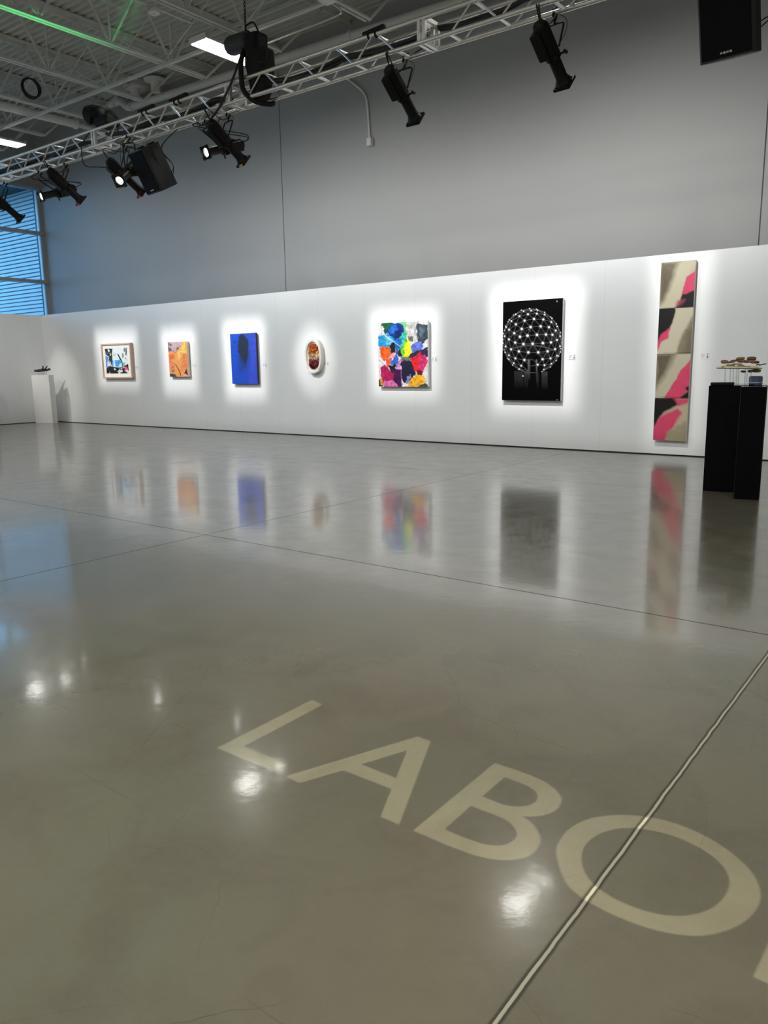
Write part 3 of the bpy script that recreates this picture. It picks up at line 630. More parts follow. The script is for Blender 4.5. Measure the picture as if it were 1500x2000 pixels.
# 1 colourful abstract
R1 = prect((738, 631), (835.5, 626.5), (836, 755.5), (740, 755))
t = picture('abstract_painting', 'large multicoloured abstract canvas, blue at top and red at lower right', 'painting', R1, white)
def f1(u, v):
    P = quadmap((285, 385), (1013, 350), (1018, 1315), (300, 1312))(u, v); p = Paint(P, (232, 230, 232)); p.grow = 8
    for poly, col in [([(340,410),(385,375),(500,370),(520,400),(470,480),(400,550),(385,500),(395,450)], (18,105,72)), ([(620,380),(730,365),(725,450),(660,480)], (120,212,138)), ([(640,520),(700,490),(715,600),(760,650),(690,700),(680,850),(630,870),(605,760)], (110,200,80)),
        ([(600,560),(680,500),(690,600),(640,720),(600,700)], (50,190,190)), ([(430,500),(520,390),(600,375),(660,440),(660,500),(600,560),(540,620),(500,580),(450,550)], (16,60,150)), ([(450,500),(540,400),(575,470),(490,540)], (40,120,215)), ([(550,500),(620,480),(630,560),(560,600)], (10,40,110)),
        ([(293,580),(420,550),(520,610),(530,660),(480,730),(400,745),(298,700)], (38,160,218)), ([(400,570),(470,600),(500,660),(430,690)], (120,205,235)), ([(720,370),(880,365),(885,480),(860,640),(760,650),(715,560)], (212,209,206)), ([(740,585),(790,585),(800,640),(745,640)], (120,112,108)),
        ([(870,390),(940,430),(1012,425),(1010,610),(930,690),(880,660)], (66,82,94)), ([(900,450),(960,500),(940,600),(900,560)], (100,118,130)), ([(770,740),(840,680),(920,655),(930,760),(870,815),(780,825)], (108,130,222)), ([(760,830),(860,800),(1015,735),(1015,870),(960,850),(800,885),(735,870)], (52,44,88)),
        ([(690,690),(730,640),(765,660),(772,800),(720,885),(690,860)], (246,236,38)), ([(640,880),(720,880),(760,920),(700,970),(640,960)], (120,130,115)), ([(480,720),(520,665),(555,700),(550,800),(480,835)], (30,30,32)), ([(590,800),(630,770),(630,860),(590,870)], (30,34,40)),
        ([(440,740),(480,760),(470,820),(430,800)], (200,140,95)), ([(310,750),(345,712),(440,730),(470,800),(465,880),(380,925),(330,860)], (242,108,38)), ([(430,900),(530,800),(552,850),(490,930),(450,1040),(405,990)], (247,165,185)), ([(420,930),(480,900),(470,1000),(430,1030)], (243,110,90)),
        ([(560,1000),(620,890),(640,960),(620,1060),(560,1060)], (225,150,215)), ([(550,620),(622,620),(612,740),(575,840),(592,950),(550,988),(488,970),(520,920),(560,820),(545,720)], (34,120,202)), ([(450,1000),(540,990),(565,1100),(500,1110)], (28,26,34)),
        ([(640,960),(740,930),(795,960),(835,1100),(780,1200),(690,1260),(648,1200)], (34,34,64)), ([(720,1180),(760,1150),(740,1250),(700,1270)], (150,150,215)), ([(510,1070),(640,1060),(640,1300),(580,1300),(505,1200)], (76,22,82)),
        ([(333,1040),(390,1003),(460,1060),(522,1130),(500,1230),(585,1290),(440,1312),(362,1290)], (192,30,102)), ([(380,1230),(500,1230),(580,1290),(440,1312),(370,1300)], (232,130,190)),
        ([(770,900),(830,870),(920,815),(925,950),(890,1115),(820,1060)], (226,40,48)), ([(905,880),(970,845),(1017,930),(980,1035),(905,1115),(890,1000)], (228,58,120)), ([(860,1100),(930,1090),(920,1150),(870,1150)], (120,20,30)),
        ([(735,1300),(800,1180),(880,1140),(960,1165),(975,1250),(900,1312)], (246,182,42)), ([(303,1235),(350,1185),(362,1300),(300,1305)], (240,180,50)), ([(300,1230),(330,1290),(360,1312),(298,1312)], (60,60,40)), ([(945,1270),(1010,1300),(1010,1312),(900,1312)], (80,80,60))]:
        p.poly(poly, col, 7, 26, .55, 45)
    p.line([(300,920),(450,1040)], 3, (110,110,110)); p.line([(540,1060),(660,1065)], 4, (40,20,60)); p.line([(632,1060),(636,1300)], 4, (150,110,160)); p.line([(375,545),(630,730)], 4, (215,235,245)); p.line([(330,440),(350,500),(335,550)], 3, (150,140,140))
    p.c *= (1+.7*(fbm(P, 30, 91)-.5)+.35*(fbm(P, 11, 17)-.5))[:, None]; return p.c
sheet('painted_surface', R1[0], R1[1], R1[2], R1[3], FY-.001, 180, 220, f1, t)
# 2 orange
R2 = prect((327, 668.5), (364.5, 667), (369, 736), (332.5, 735.5))
t = picture('abstract_painting', 'small orange and yellow abstract canvas beside the framed print', 'painting', R2, canvas_edge)
def f2(u, v):
    P = quadmap((145, 265), (890, 240), (985, 1615), (250, 1610))(u, v); p = Paint(P, (243, 172, 104))
    for poly, col, sf in [([(690,240),(860,240),(880,700),(700,700),(560,720),(640,470)], (250,214,112), 120), ([(560,640),(700,640),(700,850),(580,900)], (250,218,120), 120), ([(700,750),(900,720),(940,1200),(760,1350)], (240,140,96), 160), ([(200,760),(400,700),(420,900),(230,960)], (236,120,72), 80), ([(240,1000),(420,1120),(330,1300),(250,1450)], (244,140,122), 80),
        ([(150,268),(695,248),(690,450),(560,560),(455,680),(350,600),(200,440)], (206,180,190), 14), ([(160,430),(310,520),(310,590),(185,625)], (112,112,128), 14), ([(145,268),(240,268),(230,420),(165,420)], (150,140,148), 30), ([(230,340),(290,350),(280,400),(240,400)], (80,60,75), 20), ([(500,470),(570,430),(590,520),(510,560)], (150,100,90), 25),
        ([(245,1470),(470,1510),(530,1612),(250,1612)], (84,80,86), 24), ([(300,1340),(440,1330),(420,1440),(330,1460)], (170,130,100), 50), ([(330,1180),(410,1180),(410,1290),(340,1290)], (190,140,90), 30), ([(900,1290),(945,1560),(800,1500)], (86,40,70), 10), ([(850,1490),(935,1605),(745,1612)], (248,196,218), 12)]:
        p.poly(poly, col, sf, 30, .3, 120)
    p.line([(240,985),(350,1050),(470,1140)], 7, (150,90,30), 8); p.line([(470,1140),(570,1300),(650,1460),(670,1560)], 15, (112,58,8), 12); p.line([(330,580),(450,675),(560,500)], 8, (150,80,40), 14)
    p.c *= (1+.3*(fbm(P, 60, 33)-.5))[:, None]; return p.c
sheet('painted_surface', R2[0], R2[1], R2[2], R2[3], FY-.001, 90, 150, f2, t)
# 3 blue
R3 = prect((447, 652.4), (497.8, 650), (504.8, 750), (456, 749.6))
t = picture('abstract_painting', 'deep blue canvas with a dark cloudy shape', 'painting', R3, mat('navy_edge', (.01, .012, .035), .6))
def f3(u, v):
    P = quadmap((135, 262), (388, 250), (423, 750), (180, 748))(u, v); p = Paint(P, (38, 84, 198))
    p.poly([(330,250),(395,250),(425,750),(340,750),(350,500)], (66,88,204), 60, 12); p.poly([(140,262),(210,262),(230,740),(180,748)], (30,84,206), 60, 12); p.poly([(220,470),(330,440),(330,600),(240,640)], (40,72,150), 60, 14)
    p.poly([(218,295),(262,255),(285,275),(322,310),(326,450),(296,560),(268,520),(240,450),(216,430)], (42,52,72), 18, 16, .2, 50); p.line([(180,330),(190,355),(205,330)], 2, (20,40,90))
    p.c *= (1+.25*(fbm(P, 50, 12)-.5))[:, None]; return p.c
sheet('painted_surface', R3[0], R3[1], R3[2], R3[3], FY-.001, 90, 150, f3, t)
# 4 night photograph of a lit sphere
R4 = prect((983.8, 590.5), (1101.7, 581), (1092.5, 782.5), (979.2, 782))
t = picture('night_photograph', 'black photographic print of a globe of white light points on columns', 'photograph', R4, mat('pale_edge', (.6, .6, .62), .5))
def f4(u, v):
    P = quadmap((323, 243), (1030, 186), (975, 1392), (295, 1392))(u, v); p = Paint(P, (7, 7, 8)); p.c[:] = .0022
    def add(a, col=(255, 255, 255)): p.c[:] = np.maximum(p.c, a[:, None]*inv(col))
    X_, Y_ = P[:, 0], P[:, 1]
    for x0, x1, br, fl in ((448, 555, .05, -1), (562, 612, .06, 0), (706, 735, .05, 0), (770, 838, .075, 1)):
        top = 1045; a = ((X_ > x0) & (X_ < x1) & (Y_ > top))*np.clip(1-(Y_-top)/220, 0, 1)*br*(.4+.9*fbm(P, 60, x0)); add(a)
    for xe, w_ in ((624, 12), (714, 9)): add(np.exp(-((X_-xe)/w_)**2)*((Y_ > 905) & (Y_ < 1180))*np.clip(1-(Y_-905)/260, 0, 1)*.2)
    Rr, cx, cy_ = 346, 660, 690
    rr = np.hypot((X_-cx)/Rr, (Y_-cy_)/378)
    add(((rr < .93) & (Y_ > 560) & (Y_ < 900))*fbm(P, 70, 5)**3*.05)
    add(np.exp(-(np.abs(Y_-(740+((X_-cx)/300)**2*70))/7)**2)*((np.abs(X_-cx) < 270))*.12)
    add(((vnoise(P, 9, 3) > .86)*((np.abs(Y_-(560-(X_-620)*.25)) < 34) & (X_ > 400) & (X_ < 700)))*.25)
    bmx = bmesh.new(); bmesh.ops.create_icosphere(bmx, subdivisions=3, radius=1); bmesh.ops.rotate(bmx, verts=bmx.verts, matrix=Matrix.Rotation(.36, 3, 'X')@Matrix.Rotation(.52, 3, 'Z'))
    V = [np.array(v_.co) for v_ in bmx.verts]; E = [(e_.verts[0].index, e_.verts[1].index) for e_ in bmx.edges]; bmx.free()
    pr = lambda q: (cx+q[0]*Rr*(1+.08*max(0, -q[1])), cy_-q[2]*378)
    for a, b in E:
        if V[a][1] > .1 or V[b][1] > .1: continue
        if pr(V[a])[1] > 880 and abs(pr(V[a])[0]-665) < 60: continue
        add(np.clip(1-linedist(P, [pr(V[a]), pr(V[b])])/3.2, 0, 1)*.22)
    for q in V:
        c_ = pr(q)
        if q[1] > .15 or c_[1] > 1050 or (c_[1] > 880 and abs(c_[0]-665) < 60): continue
        r_ = 5+9*max(0, -q[1]); dd = np.hypot(X_-c_[0], Y_-c_[1]); add(np.clip((r_-dd)/3+.5, 0, 1)); add(np.exp(-(dd/(r_*1.3))**2)*.4)
    add(((np.hypot((X_-962)/7, (Y_-226)/10) < 1)*.4)); add((((np.abs(X_-938) < 12) & (np.abs(Y_-1380) < 4))*.25)); add((np.hypot((X_-552)/7, (Y_-1100)/9) < 1)*.9)
    return p.c
sheet('print_surface', R4[0], R4[1], R4[2], R4[3], FY-.001, 230, 400, f4, t, gloss_m)
# 5 tall four-panel painting
R5 = prect((1294.1, 512.8), (1361.6, 506.8), (1337.5, 861.5), (1273.2, 860))
x0, x1, z0, z1 = R5
t = thing('four_panel_painting', 'tall narrow painting of four stacked beige, pink and black panels', 'painting', ((x0+x1)/2, D, z0), 'pictures on the white wall')
def f5(u, v):
    P = quadmap((428, 240), (720, 213), (625, 1828), (333, 1820))(u, v); p = Paint(P, (206, 199, 174)); BL_, PK = (24, 22, 23), (222, 82, 118)
    for poly, col, sf in [([(420,240),(575,235),(520,380),(450,560),(405,610)], (128,118,98), 50), ([(420,300),(500,330),(470,470),(420,560)], (110,100,82), 60),
        ([(730,280),(690,320),(640,365),(620,430),(598,510),(660,520),(730,470)], PK, 10), ([(730,300),(660,330),(700,250),(735,240)], (206,190,168), 30), ([(598,512),(650,505),(735,455),(712,636),(540,636),(580,590)], BL_, 14), ([(560,570),(630,560),(600,600),(545,620)], (170,70,95), 30)]: p.poly(poly, col, sf, 10, .1)
    pan2 = sdist(P, [(380,640),(730,630),(730,1040),(380,1046)]) < 0; base = p.c.copy()
    q = Paint(P, (208, 202, 178)); q.k = 200
    for poly, col, sf in [([(740,640),(700,690),(640,800),(590,880),(545,1050),(700,1050)], (148,138,116), 26), ([(640,850),(690,800),(680,1050),(600,1050)], (128,118,98), 50), ([(380,630),(545,630),(520,760),(485,830),(430,880),(400,960),(370,960)], BL_, 12), ([(415,862),(500,805),(480,890),(425,930),(385,1010),(375,960)], PK, 16)]: q.poly(poly, col, sf, 10, .1)
    r = Paint(P, (200, 193, 168)); r.k = 400
    for poly, col, sf in [([(370,1030),(535,1030),(475,1170),(420,1270),(360,1350)], (112,103,86), 60), ([(690,1060),(650,1110),(580,1190),(520,1300),(425,1445),(560,1445),(680,1330)], PK, 10), ([(670,1310),(620,1345),(645,1375),(545,1445),(670,1445)], BL_, 14)]: r.poly(poly, col, sf, 10, .12)
    s_ = Paint(P, (196, 186, 158)); s_.k = 600
    for poly, col, sf in [([(340,1430),(545,1430),(575,1490),(440,1560),(385,1640),(335,1720)], BL_, 22), ([(520,1430),(670,1430),(650,1475),(570,1500)], PK, 26), ([(330,1720),(400,1600),(555,1525),(590,1560),(520,1690),(440,1830),(325,1830)], PK, 24), ([(460,1740),(640,1640),(640,1830),(440,1830)], (172,162,134), 30)]: s_.poly(poly, col, sf, 10, .12)
    c = p.c
    for lo_, arr in ((.2535, q.c), (.5065, r.c), (.7565, s_.c)): c = np.where((v > lo_)[:, None], arr, c)
    for k_ in (.2535, .5065, .7565): c = np.where((np.abs(v-k_) < .0018)[:, None], c*.35, c)
    return c
for i in range(4):
    a, b = z1-(z1-z0)*i/4, z1-(z1-z0)*(i+1)/4
    pn = MB().span((x0, FY, b+.002), (x1, FY+TH, a-.002), .002).build('canvas_panel', canvas_edge, t)
    sheet('painted_surface', x0, x1, b+.002, a-.002, FY-.001, 70, 90, lambda u, v, i=i: f5(u, .0005+(i+.002+v*.996)/4), pn)
MB().span((x0+.08, FY+TH, z0+.1), (x1-.08, D-.0005, z1-.1)).build('wall_batten', darkframe, t)
# 6 framed print
R6 = prect((195.5, 672.5), (253, 669), (260, 738.5), (204, 739.5))
x0, x1, z0, z1 = R6; t = thing('framed_print', 'wood-framed black, white and blue print at the left end of the wall', 'framed print', ((x0+x1)/2, D, z0), 'pictures on the white wall')
wood = mat('pale_wood_frame', (.50, .36, .27), .5, var=.2, scale=18); fw_ = .04; fr = MB()
fr.span((x0, FY-.015, z0), (x0+fw_, D-.005, z1), .003).span((x1-fw_, FY-.015, z0), (x1, D-.005, z1), .003).span((x0+fw_, FY-.015, z0), (x1-fw_, D-.005, z0+fw_), .003).span((x0+fw_, FY-.015, z1-fw_), (x1-fw_, D-.005, z1), .003); fr.build('frame', wood, t)
MB().span((x0+fw_, FY+.012, z0+fw_), (x1-fw_, FY+.03, z1-fw_)).build('mount_board', mat('mount_board', (.80, .77, .74), .7, var=.02), t)
def f6(u, v):
    P = quadmap((195, 430), (1040, 400), (1190, 1440), (305, 1445))(u, v); p = Paint(P, (228, 238, 238)); DK = (44, 56, 54)
    p.poly([(225,690),(372,790),(335,900),(312,1165),(270,1165)], (92,150,226), 10, 12, .5); p.poly([(310,980),(460,960),(470,1150),(320,1160)], (222,232,245), 30, 10)
    p.poly([(490,905),(860,885),(905,1000),(885,1165),(500,1165)], (80,165,236), 10, 16, .6); p.poly([(560,910),(610,910),(640,1160),(560,1160)], (225,235,240), 12, 14); p.poly([(800,1060),(890,1000),(890,1165),(790,1165)], (200,230,240), 20, 12)
    p.poly([(195,430),(505,425),(485,560),(470,640),(500,760),(520,880),(470,1160),(440,920),(385,1060),(395,900),(318,975),(378,840),(370,760),(225,650)], DK, 8, 12, .4)
    p.poly([(300,480),(350,450),(405,520),(360,590)], (225,238,238), 8, 8); p.poly([(395,620),(425,595),(445,700),(415,735)], (225,238,238), 8, 8); p.poly([(215,540),(330,650),(300,640)], (225,238,238), 8, 8)
    p.poly([(690,650),(735,650),(862,885),(810,900)], (30,34,34), 8, 8); p.line([(862,885),(915,1050),(930,1190)], 14, (30,36,40), 8)
    p.poly([(920,400),(960,400),(975,560),(930,540)], (100,92,110), 10, 14); p.poly([(990,400),(1035,400),(1050,700),(1005,705)], (86,78,100), 10, 14); p.poly([(880,610),(930,640),(940,760),(890,820)], (120,130,128), 14, 14); p.poly([(990,740),(1040,840),(1020,870)], DK, 8, 8)
    p.poly([(280,1160),(480,1150),(640,1190),(900,1190),(1160,1030),(1195,1445),(300,1445)], (36, 40, 42), 10, 20, .3)
    n = fbm(P, 90, 77); a = (np.clip((n-.52)*14, 0, 1)*(P[:, 1] > 1195))[:, None]; p.c = p.c*(1-a)+inv((230, 232, 238))*a
    p.poly([(930,1000),(1010,990),(1020,1150),(950,1200)], (150,190,160), 14, 14); p.poly([(1020,1180),(1085,1165),(1135,1250),(1080,1330),(1015,1300)], (238,100,130), 10, 10)
    for L_ in ([(520,610),(520,720)], [(520,615),(565,610)], [(520,665),(555,662)], [(520,720),(570,716)], [(585,612),(625,718)], [(625,612),(580,718)]): p.line(L_, 4, (130, 130, 132), 4, 2)
    p.line([(1030,910),(1130,850)], 3, (90,90,95), 3); return p.c
W_ = x1-x0-2*fw_; H_ = z1-z0-2*fw_
sheet('print_surface', x0+fw_+W_*.085, x1-fw_-W_*.10, z0+fw_+H_*.105, z1-fw_-H_*.10, FY+.011, 130, 150, f6, t, tone=.92)
# 7 oval relief
ox, oz = PICS['oval'][0], 1.655; OW, OH = .235, .355
t = thing('oval_relief', 'white oval wall relief filled with orange to maroon petals', 'wall relief', (ox, D, oz-OH), 'pictures on the white wall')
def stad(hw, hh, n=48): return [(math.copysign(abs(math.cos(a))**.8, math.cos(a))*hw, math.copysign(abs(math.sin(a))**.86, math.sin(a))*hh) for a in [2*math.pi*i/n for i in range(n)]]
b = MB(); rings = []
for y, k_ in ((D-.01, .97), (FY+.0, 1.0), (FY-.02, .985), (FY-.03, .95), (FY-.026, .91), (FY-.032, .87), (FY-.026, .83), (FY-.030, .79), (FY-.01, .74), (FY+.012, .70)):
    rings.append([b.b.verts.new((ox+px_-math.copysign(min(abs(px_), OW*(1-k_)*.9), px_), y, oz+pz*(1-(1-k_)*.66))) for px_, pz in stad(OW, OH)])
for p, q in zip(rings, rings[1:]):
    for i in range(48): b.b.faces.new((p[i], p[(i+1) % 48], q[(i+1) % 48], q[i]))
b.b.faces.new(rings[-1]); b.b.faces.new(rings[0][::-1]); b.build('rim', mat('cream_plaster', (.74, .71, .65), .6, var=.04), t, True)
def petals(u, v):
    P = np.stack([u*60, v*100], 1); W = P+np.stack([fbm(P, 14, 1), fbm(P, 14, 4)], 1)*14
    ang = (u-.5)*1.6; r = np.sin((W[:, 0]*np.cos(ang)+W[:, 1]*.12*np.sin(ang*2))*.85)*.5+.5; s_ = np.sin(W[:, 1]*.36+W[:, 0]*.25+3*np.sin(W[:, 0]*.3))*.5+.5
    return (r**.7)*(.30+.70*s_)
def f7(u, v):
    h = petals(u, v); base = np.zeros((len(u), 3)); st = [(0, (226,120,40)), (.18, (232,122,62)), (.38, (224,150,80)), (.47, (240,214,176)), (.58, (240,190,176)), (.68, (150,66,76)), (1, (92,26,34))]
    cs = np.array([inv(c) for _, c in st]); xs = [a for a, _ in st]
    for k_ in range(3): base[:, k_] = np.interp(v+.04*(u-.5), xs, cs[:, k_])
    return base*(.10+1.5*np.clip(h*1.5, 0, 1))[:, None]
o7 = sheet('petals', ox-OW*.66, ox+OW*.66, oz-OH*.76, oz+OH*.76, FY+.008, 70, 120, f7, t, paint_m, lambda u, v: -.045*petals(u, v)*np.clip(1-(np.abs(u-.5)*2)**6, 0, 1))
bm = bmesh.new(); bm.from_mesh(o7.data)
kill = [v for v in bm.verts if (abs((v.co.x-ox)/(OW*.64))**2.3+abs((v.co.z-oz)/(OH*.74))**2.6) > 1.0]
bmesh.ops.delete(bm, geom=kill, context='VERTS'); bm.to_mesh(o7.data); bm.free()
MB().span((ox-.12, FY+.01, oz-.2), (ox+.12, D-.0005, oz+.2)).build('wall_batten', darkframe, t)
# labels
card = mat('label_card', (.78, .78, .80), .5, var=.02); ink = mat('label_ink', (.16, .16, .18), .6)
for (px_, py_), who in (((266, 717), 'the framed print'), ((379, 714), 'the orange canvas'), ((516.5, 713), 'the blue canvas'), ((637.5, 709.5), 'the oval relief'), ((848, 701), 'the multicoloured canvas'), ((1117, 697), 'the black photograph'), ((1376.5, 695), 'the tall four-panel painting')):
    p = on(px_, py_, 1, D-.004); t = thing('wall_label', 'small white label card to the right of '+who, 'label card', (p.x, D, p.z), 'label cards beside the pictures')
    MB().span((p.x-.062, D-.006, p.z-.042), (p.x+.062, D-.0005, p.z+.042)).build('card', card, t)
    l = MB()
    for k_, (w_, zz) in enumerate(((.05, .027), (.062, .018), (.045, .009), (.055, -.004), (.05, -.012), (.03, -.027))): l.span((p.x-.053, D-.0075, p.z+zz-.0022), (p.x-.053+w_, D-.0055, p.z+zz+.0022))
    l.build('text_lines', mat('faint_ink', (.42, .42, .45), .6), t)
    MB().cyl((p.x+.04, D-.0078, p.z+.024), (p.x+.04, D-.0055, p.z+.024), .009, 12).build('logo', ink, t)
    MB().prism([(-.010, -.018), (.012, -.018), (.010, .012), (.002, .018), (-.008, .010)], .002, Matrix.Translation((p.x+.038, D-.0055, p.z-.012))@Matrix.Rotation(math.pi/2, 4, 'X')).build('mark', ink, t)

# ------------------------------------------------------------------ plinths and sculptures
def plinth(c, yaw, w_, d_, h_, m, label):
    t = MB().box((0, 0, h_/2), (w_, d_, h_), None, .006).build('plinth', m); t.location = c; t.rotation_euler = (0, 0, yaw); return tag(t, label, 'plinth')
a_, b_ = on(70, 827.2, 2, 0), on(103.5, 827.6, 2, 0); ax = (b_-a_); W_ = ax.length; ax.normalize(); nrm = Vector((-ax.y, ax.x, 0)); yaw = math.atan2(ax.y, ax.x); dpt = .2
hc = (a_+b_)/2+nrm*dpt/2
HT = 1.34
plinth((hc.x, hc.y, 0), yaw, W_, dpt, HT, whitepaint, 'tall white plinth in the left corner carrying the black hand')
# black hand
hb = Vector((hc.x, hc.y, HT)); Rv = Matrix.Rotation(math.atan2(RT.y, RT.x), 3, 'Z')
def H(cx, cz, dy=0): return hb+Rv@Vector(((cx-425)/1211, dy, (975-cz)/1211))
sk = [(H(150, 832), 0.0360, None), (H(230, 835), 0.0324, 0), (H(320, 828), 0.0408, 1), (H(400, 822), 0.0480, 2), (H(450, 812), 0.0432, 3),
      (H(478, 770, -.03), 0.0217, 4), (H(488, 715, -.035), 0.0188, 5), (H(486, 662, -.035), 0.0145, 6),
      (H(520, 800, .0), 0.0261, 4), (H(565, 750, -.005), 0.0188, 8), (H(596, 710, -.005), 0.0174, 9), (H(622, 682, -.005), 0.0130, 10),
      (H(530, 815, .025), 0.0261, 4), (H(600, 795, .03), 0.0188, 12), (H(650, 772, .03), 0.0174, 13), (H(702, 758, .03), 0.0130, 14),
      (H(530, 825, .05), 0.0247, 4), (H(600, 818, .055), 0.0188, 16), (H(655, 806, .055), 0.0159, 17), (H(700, 804, .055), 0.0130, 18),
      (H(420, 835, -.045), 0.0261, 3), (H(455, 838, -.075), 0.0203, 20), (H(500, 836, -.085), 0.0145, 21)]
me = bpy.data.meshes.new('hand_sculpture'); me.from_pydata([s_[0] for s_ in sk], [(s_[2], i) for i, s_ in enumerate(sk) if s_[2] is not None], [])
handm = mat('matt_black_resin', (.008, .008, .009), .45, var=.2); me.materials.append(handm)
ho = bpy.data.objects.new('hand_sculpture', me); C.objects.link(ho); tag(ho, 'black sculpted hand with raised fingers on the white plinth', 'sculpture')
mo = ho.modifiers.new('skin', 'SKIN'); 
for v_, s_ in zip(me.skin_vertices[0].data, sk): v_.radius = (s_[1], s_[1])
me.skin_vertices[0].data[2].use_root = True
sb = ho.modifiers.new('sub', 'SUBSURF'); sb.levels = 2; sb.render_levels = 2
for px_, w_ in ((300, .03), (440, .10)):
    p = H(px_, 975); t = MB().box(Vector((p.x, p.y, HT+.035)), (w_, .05, .07), Rv).build('acrylic_block', acrylic); tag(t, 'clear acrylic block holding up the black hand, %s' % ('at the wrist' if px_ < 400 else 'under the palm'), 'display block', 'clear blocks under the hand')
# white plinth just left of the frame
e1 = on(-2, 834, 2, 0); plinth((e1.x-.28, e1.y-.30, 0), yaw, .6, .5, 1.25, whitepaint, 'white plinth at the very left edge of the photo'); 
cb = MB()
for k_ in range(3): cb.tube([(e1.x+.10+.1*math.cos(a), e1.y-.42+.1*math.sin(a), .012+.022*k_) for a in [2*math.pi*i/20 for i in range(20)]], .012, 6, True)
tag(cb.build('floor_cable_coil', rubber, None, True), 'small black cable coil on the floor at the left edge', 'cable coil')
# black plinths
YW = math.radians(12)
RB = Matrix.Rotation(YW, 3, 'Z'); rear_l = on(1372, 959, 2, 0); front_l, front_r = on(1433, 973.8, 2, 0), on(1481, 978, 2, 0)
BH = 1.165
wf = (front_r-front_l).length; c1 = (front_l+front_r)/2+RB@Vector((0, .14, 0)); plinth((c1.x, c1.y, 0), YW, wf, .26, BH, glossblack, 'narrow gloss black plinth standing in front of the wider black one')
c2 = rear_l+RB@Vector((.29, .20, 0)); plinth((c2.x, c2.y, 0), YW, .58, .38, BH, glossblack, 'wide gloss black plinth under the assemblage beside the tall painting')
SY = c2.y+.02
q = lambda px_, py_, dy=0: on(px_, py_, 1, SY+dy)
t = thing('assemblage_sculpture', 'brown lumps on a cream slab raised on clear rods above the black plinths', 'sculpture', (c2.x, c2.y, BH))
brown = mat('brown_ceramic', (.20, .085, .035), .4, var=.5, scale=30, bump=.4); dkbrown = mat('dark_brown_ceramic', (.10, .04, .022), .4, var=.5, scale=30, bump=.4); cream = mat('cream_slab', (.66, .55, .36), .6, var=.25, scale=25, bump=.4); olive = mat('olive_moss', (.20, .18, .08), .7, var=.6, scale=60, bump=.6)
pl, pr_ = q(1401, 718), q(1487, 719)
b = MB(); pr = []; n = 26
for i in range(n+1):
    u = i/n; pr.append((u, .030*math.sin(math.pi*min(1, u*1.05))**.6*(.7+.3*math.sin(u*9))+.006))
dirx = (pr_-pl); L_ = dirx.length; dirx.normalize(); dy_ = Vector((-dirx.y, dirx.x, 0)).normalized()
rings = []
for u, h in pr:
    w_ = .13*math.sin(math.pi*min(max(u, .03), .97))**.5; c = pl+dirx*L_*u
    rings.append([b.b.verts.new(c+dy_*w_*math.cos(a)+Vector((0, 0, (h if math.sin(a) > 0 else .012)*math.sin(a)))) for a in [2*math.pi*k_/14 for k_ in range(14)]])
for p_, r_ in zip(rings, rings[1:]):
    for i in range(14): b.b.faces.new((p_[i], p_[(i+1) % 14], r_[(i+1) % 14], r_[i]))
b.b.faces.new(rings[0][::-1]); b.b.faces.new(rings[-1]); b.build('cream_slab', cream, t, True)
def lump(px_, py_, rx, rz, m, dy=0, name='lump', tw=0):
    c = q(px_, py_, dy); b = MB(); rg = []
    for i in range(1, 8):
        th = math.pi*i/8; rg.append([b.b.verts.new(c+dirx*(math.cos(th)*rx)+dy_*(math.sin(th)**.7*rz*1.1*math.cos(a))+Vector((0, 0, math.sin(th)**.6*rz*math.sin(a)*(1+.18*math.sin(3*a+px_))+tw*math.cos(th)*rx))) for a in [2*math.pi*k_/12 for k_ in range(12)]])
    for p_, r_ in zip(rg, rg[1:]):
        for i in range(12): b.b.faces.new((p_[i], p_[(i+1) % 12], r_[(i+1) % 12], r_[i]))
    b.b.faces.new(rg[0][::-1]); b.b.faces.new(rg[-1]); return b.build(name, m, t, True)
for a in ((1415, 706.5, .040, .020, brown), (1427, 707, .05, .012, brown, 0, 'lump', .15), (1436, 704.5, .05, .010, dkbrown), (1446, 700.5, .048, .017, brown, 0, 'lump', .1), (1447, 706, .035, .014, dkbrown, -.04), (1458, 705.5, .04, .017, brown), (1468, 700.5, .050, .020, dkbrown), (1471, 706.5, .035, .017, brown, -.04), (1478, 707.5, .028, .015, dkbrown)): lump(*a)
for a in ((1427, 713, .05, .008), (1440, 711, .06, .008), (1447, 714, .04, .007), (1458, 717, .04, .009), (1420, 717, .06, .007), (1433, 717.5, .05, .007)): lump(*a, olive, -.09, 'moss_strip')
for a in ((1452, 725.5, .03, .012), (1466, 725, .028, .016), (1477, 724, .05, .018)): lump(*a, olive, .02, 'underside_cluster')
for px_, py_, rr in ((1480, 712.5, .018), (1484.5, 713, .012), (1492, 711.5, .028)): lump(px_, py_, rr, .006, black, -.02, 'dark_chip', .25)
for px_, dy in ((1417, 0), (1427, .05), (1433, -.03), (1439, .04), (1443, -.02), (1456, 0), (1460, .06), (1468, -.03)):
    a, b2 = q(px_-1.2, 752, dy), q(px_, 720, dy); MB().cyl((a.x, a.y, BH), b2, .006, 8).build('rod', acrylic, t, True)
ab = MB().box((c2.x-.01, SY, BH+.007), (.30, .20, .014), RB).build('acrylic_base', acrylic, t)
p = q(1476, 744, .10); jr = thing('glass_jar', 'slate blue cylinder standing at the right on the black plinth', 'jar', (p.x, p.y, BH))
MB().lathe([(0, .066), (.012, .07), (.085, .07), (.095, .06)], (p.x, p.y, BH), (0, 0, 1), 24).build('body', mat('slate_blue_glaze', (.075, .09, .16), .25, var=.15), jr, True)
MB().lathe([(0, .071), (.012, .071)], (p.x, p.y, BH+.02), (0, 0, 1), 24).build('band', mat('pale_band', (.3, .32, .4), .3), jr, True)
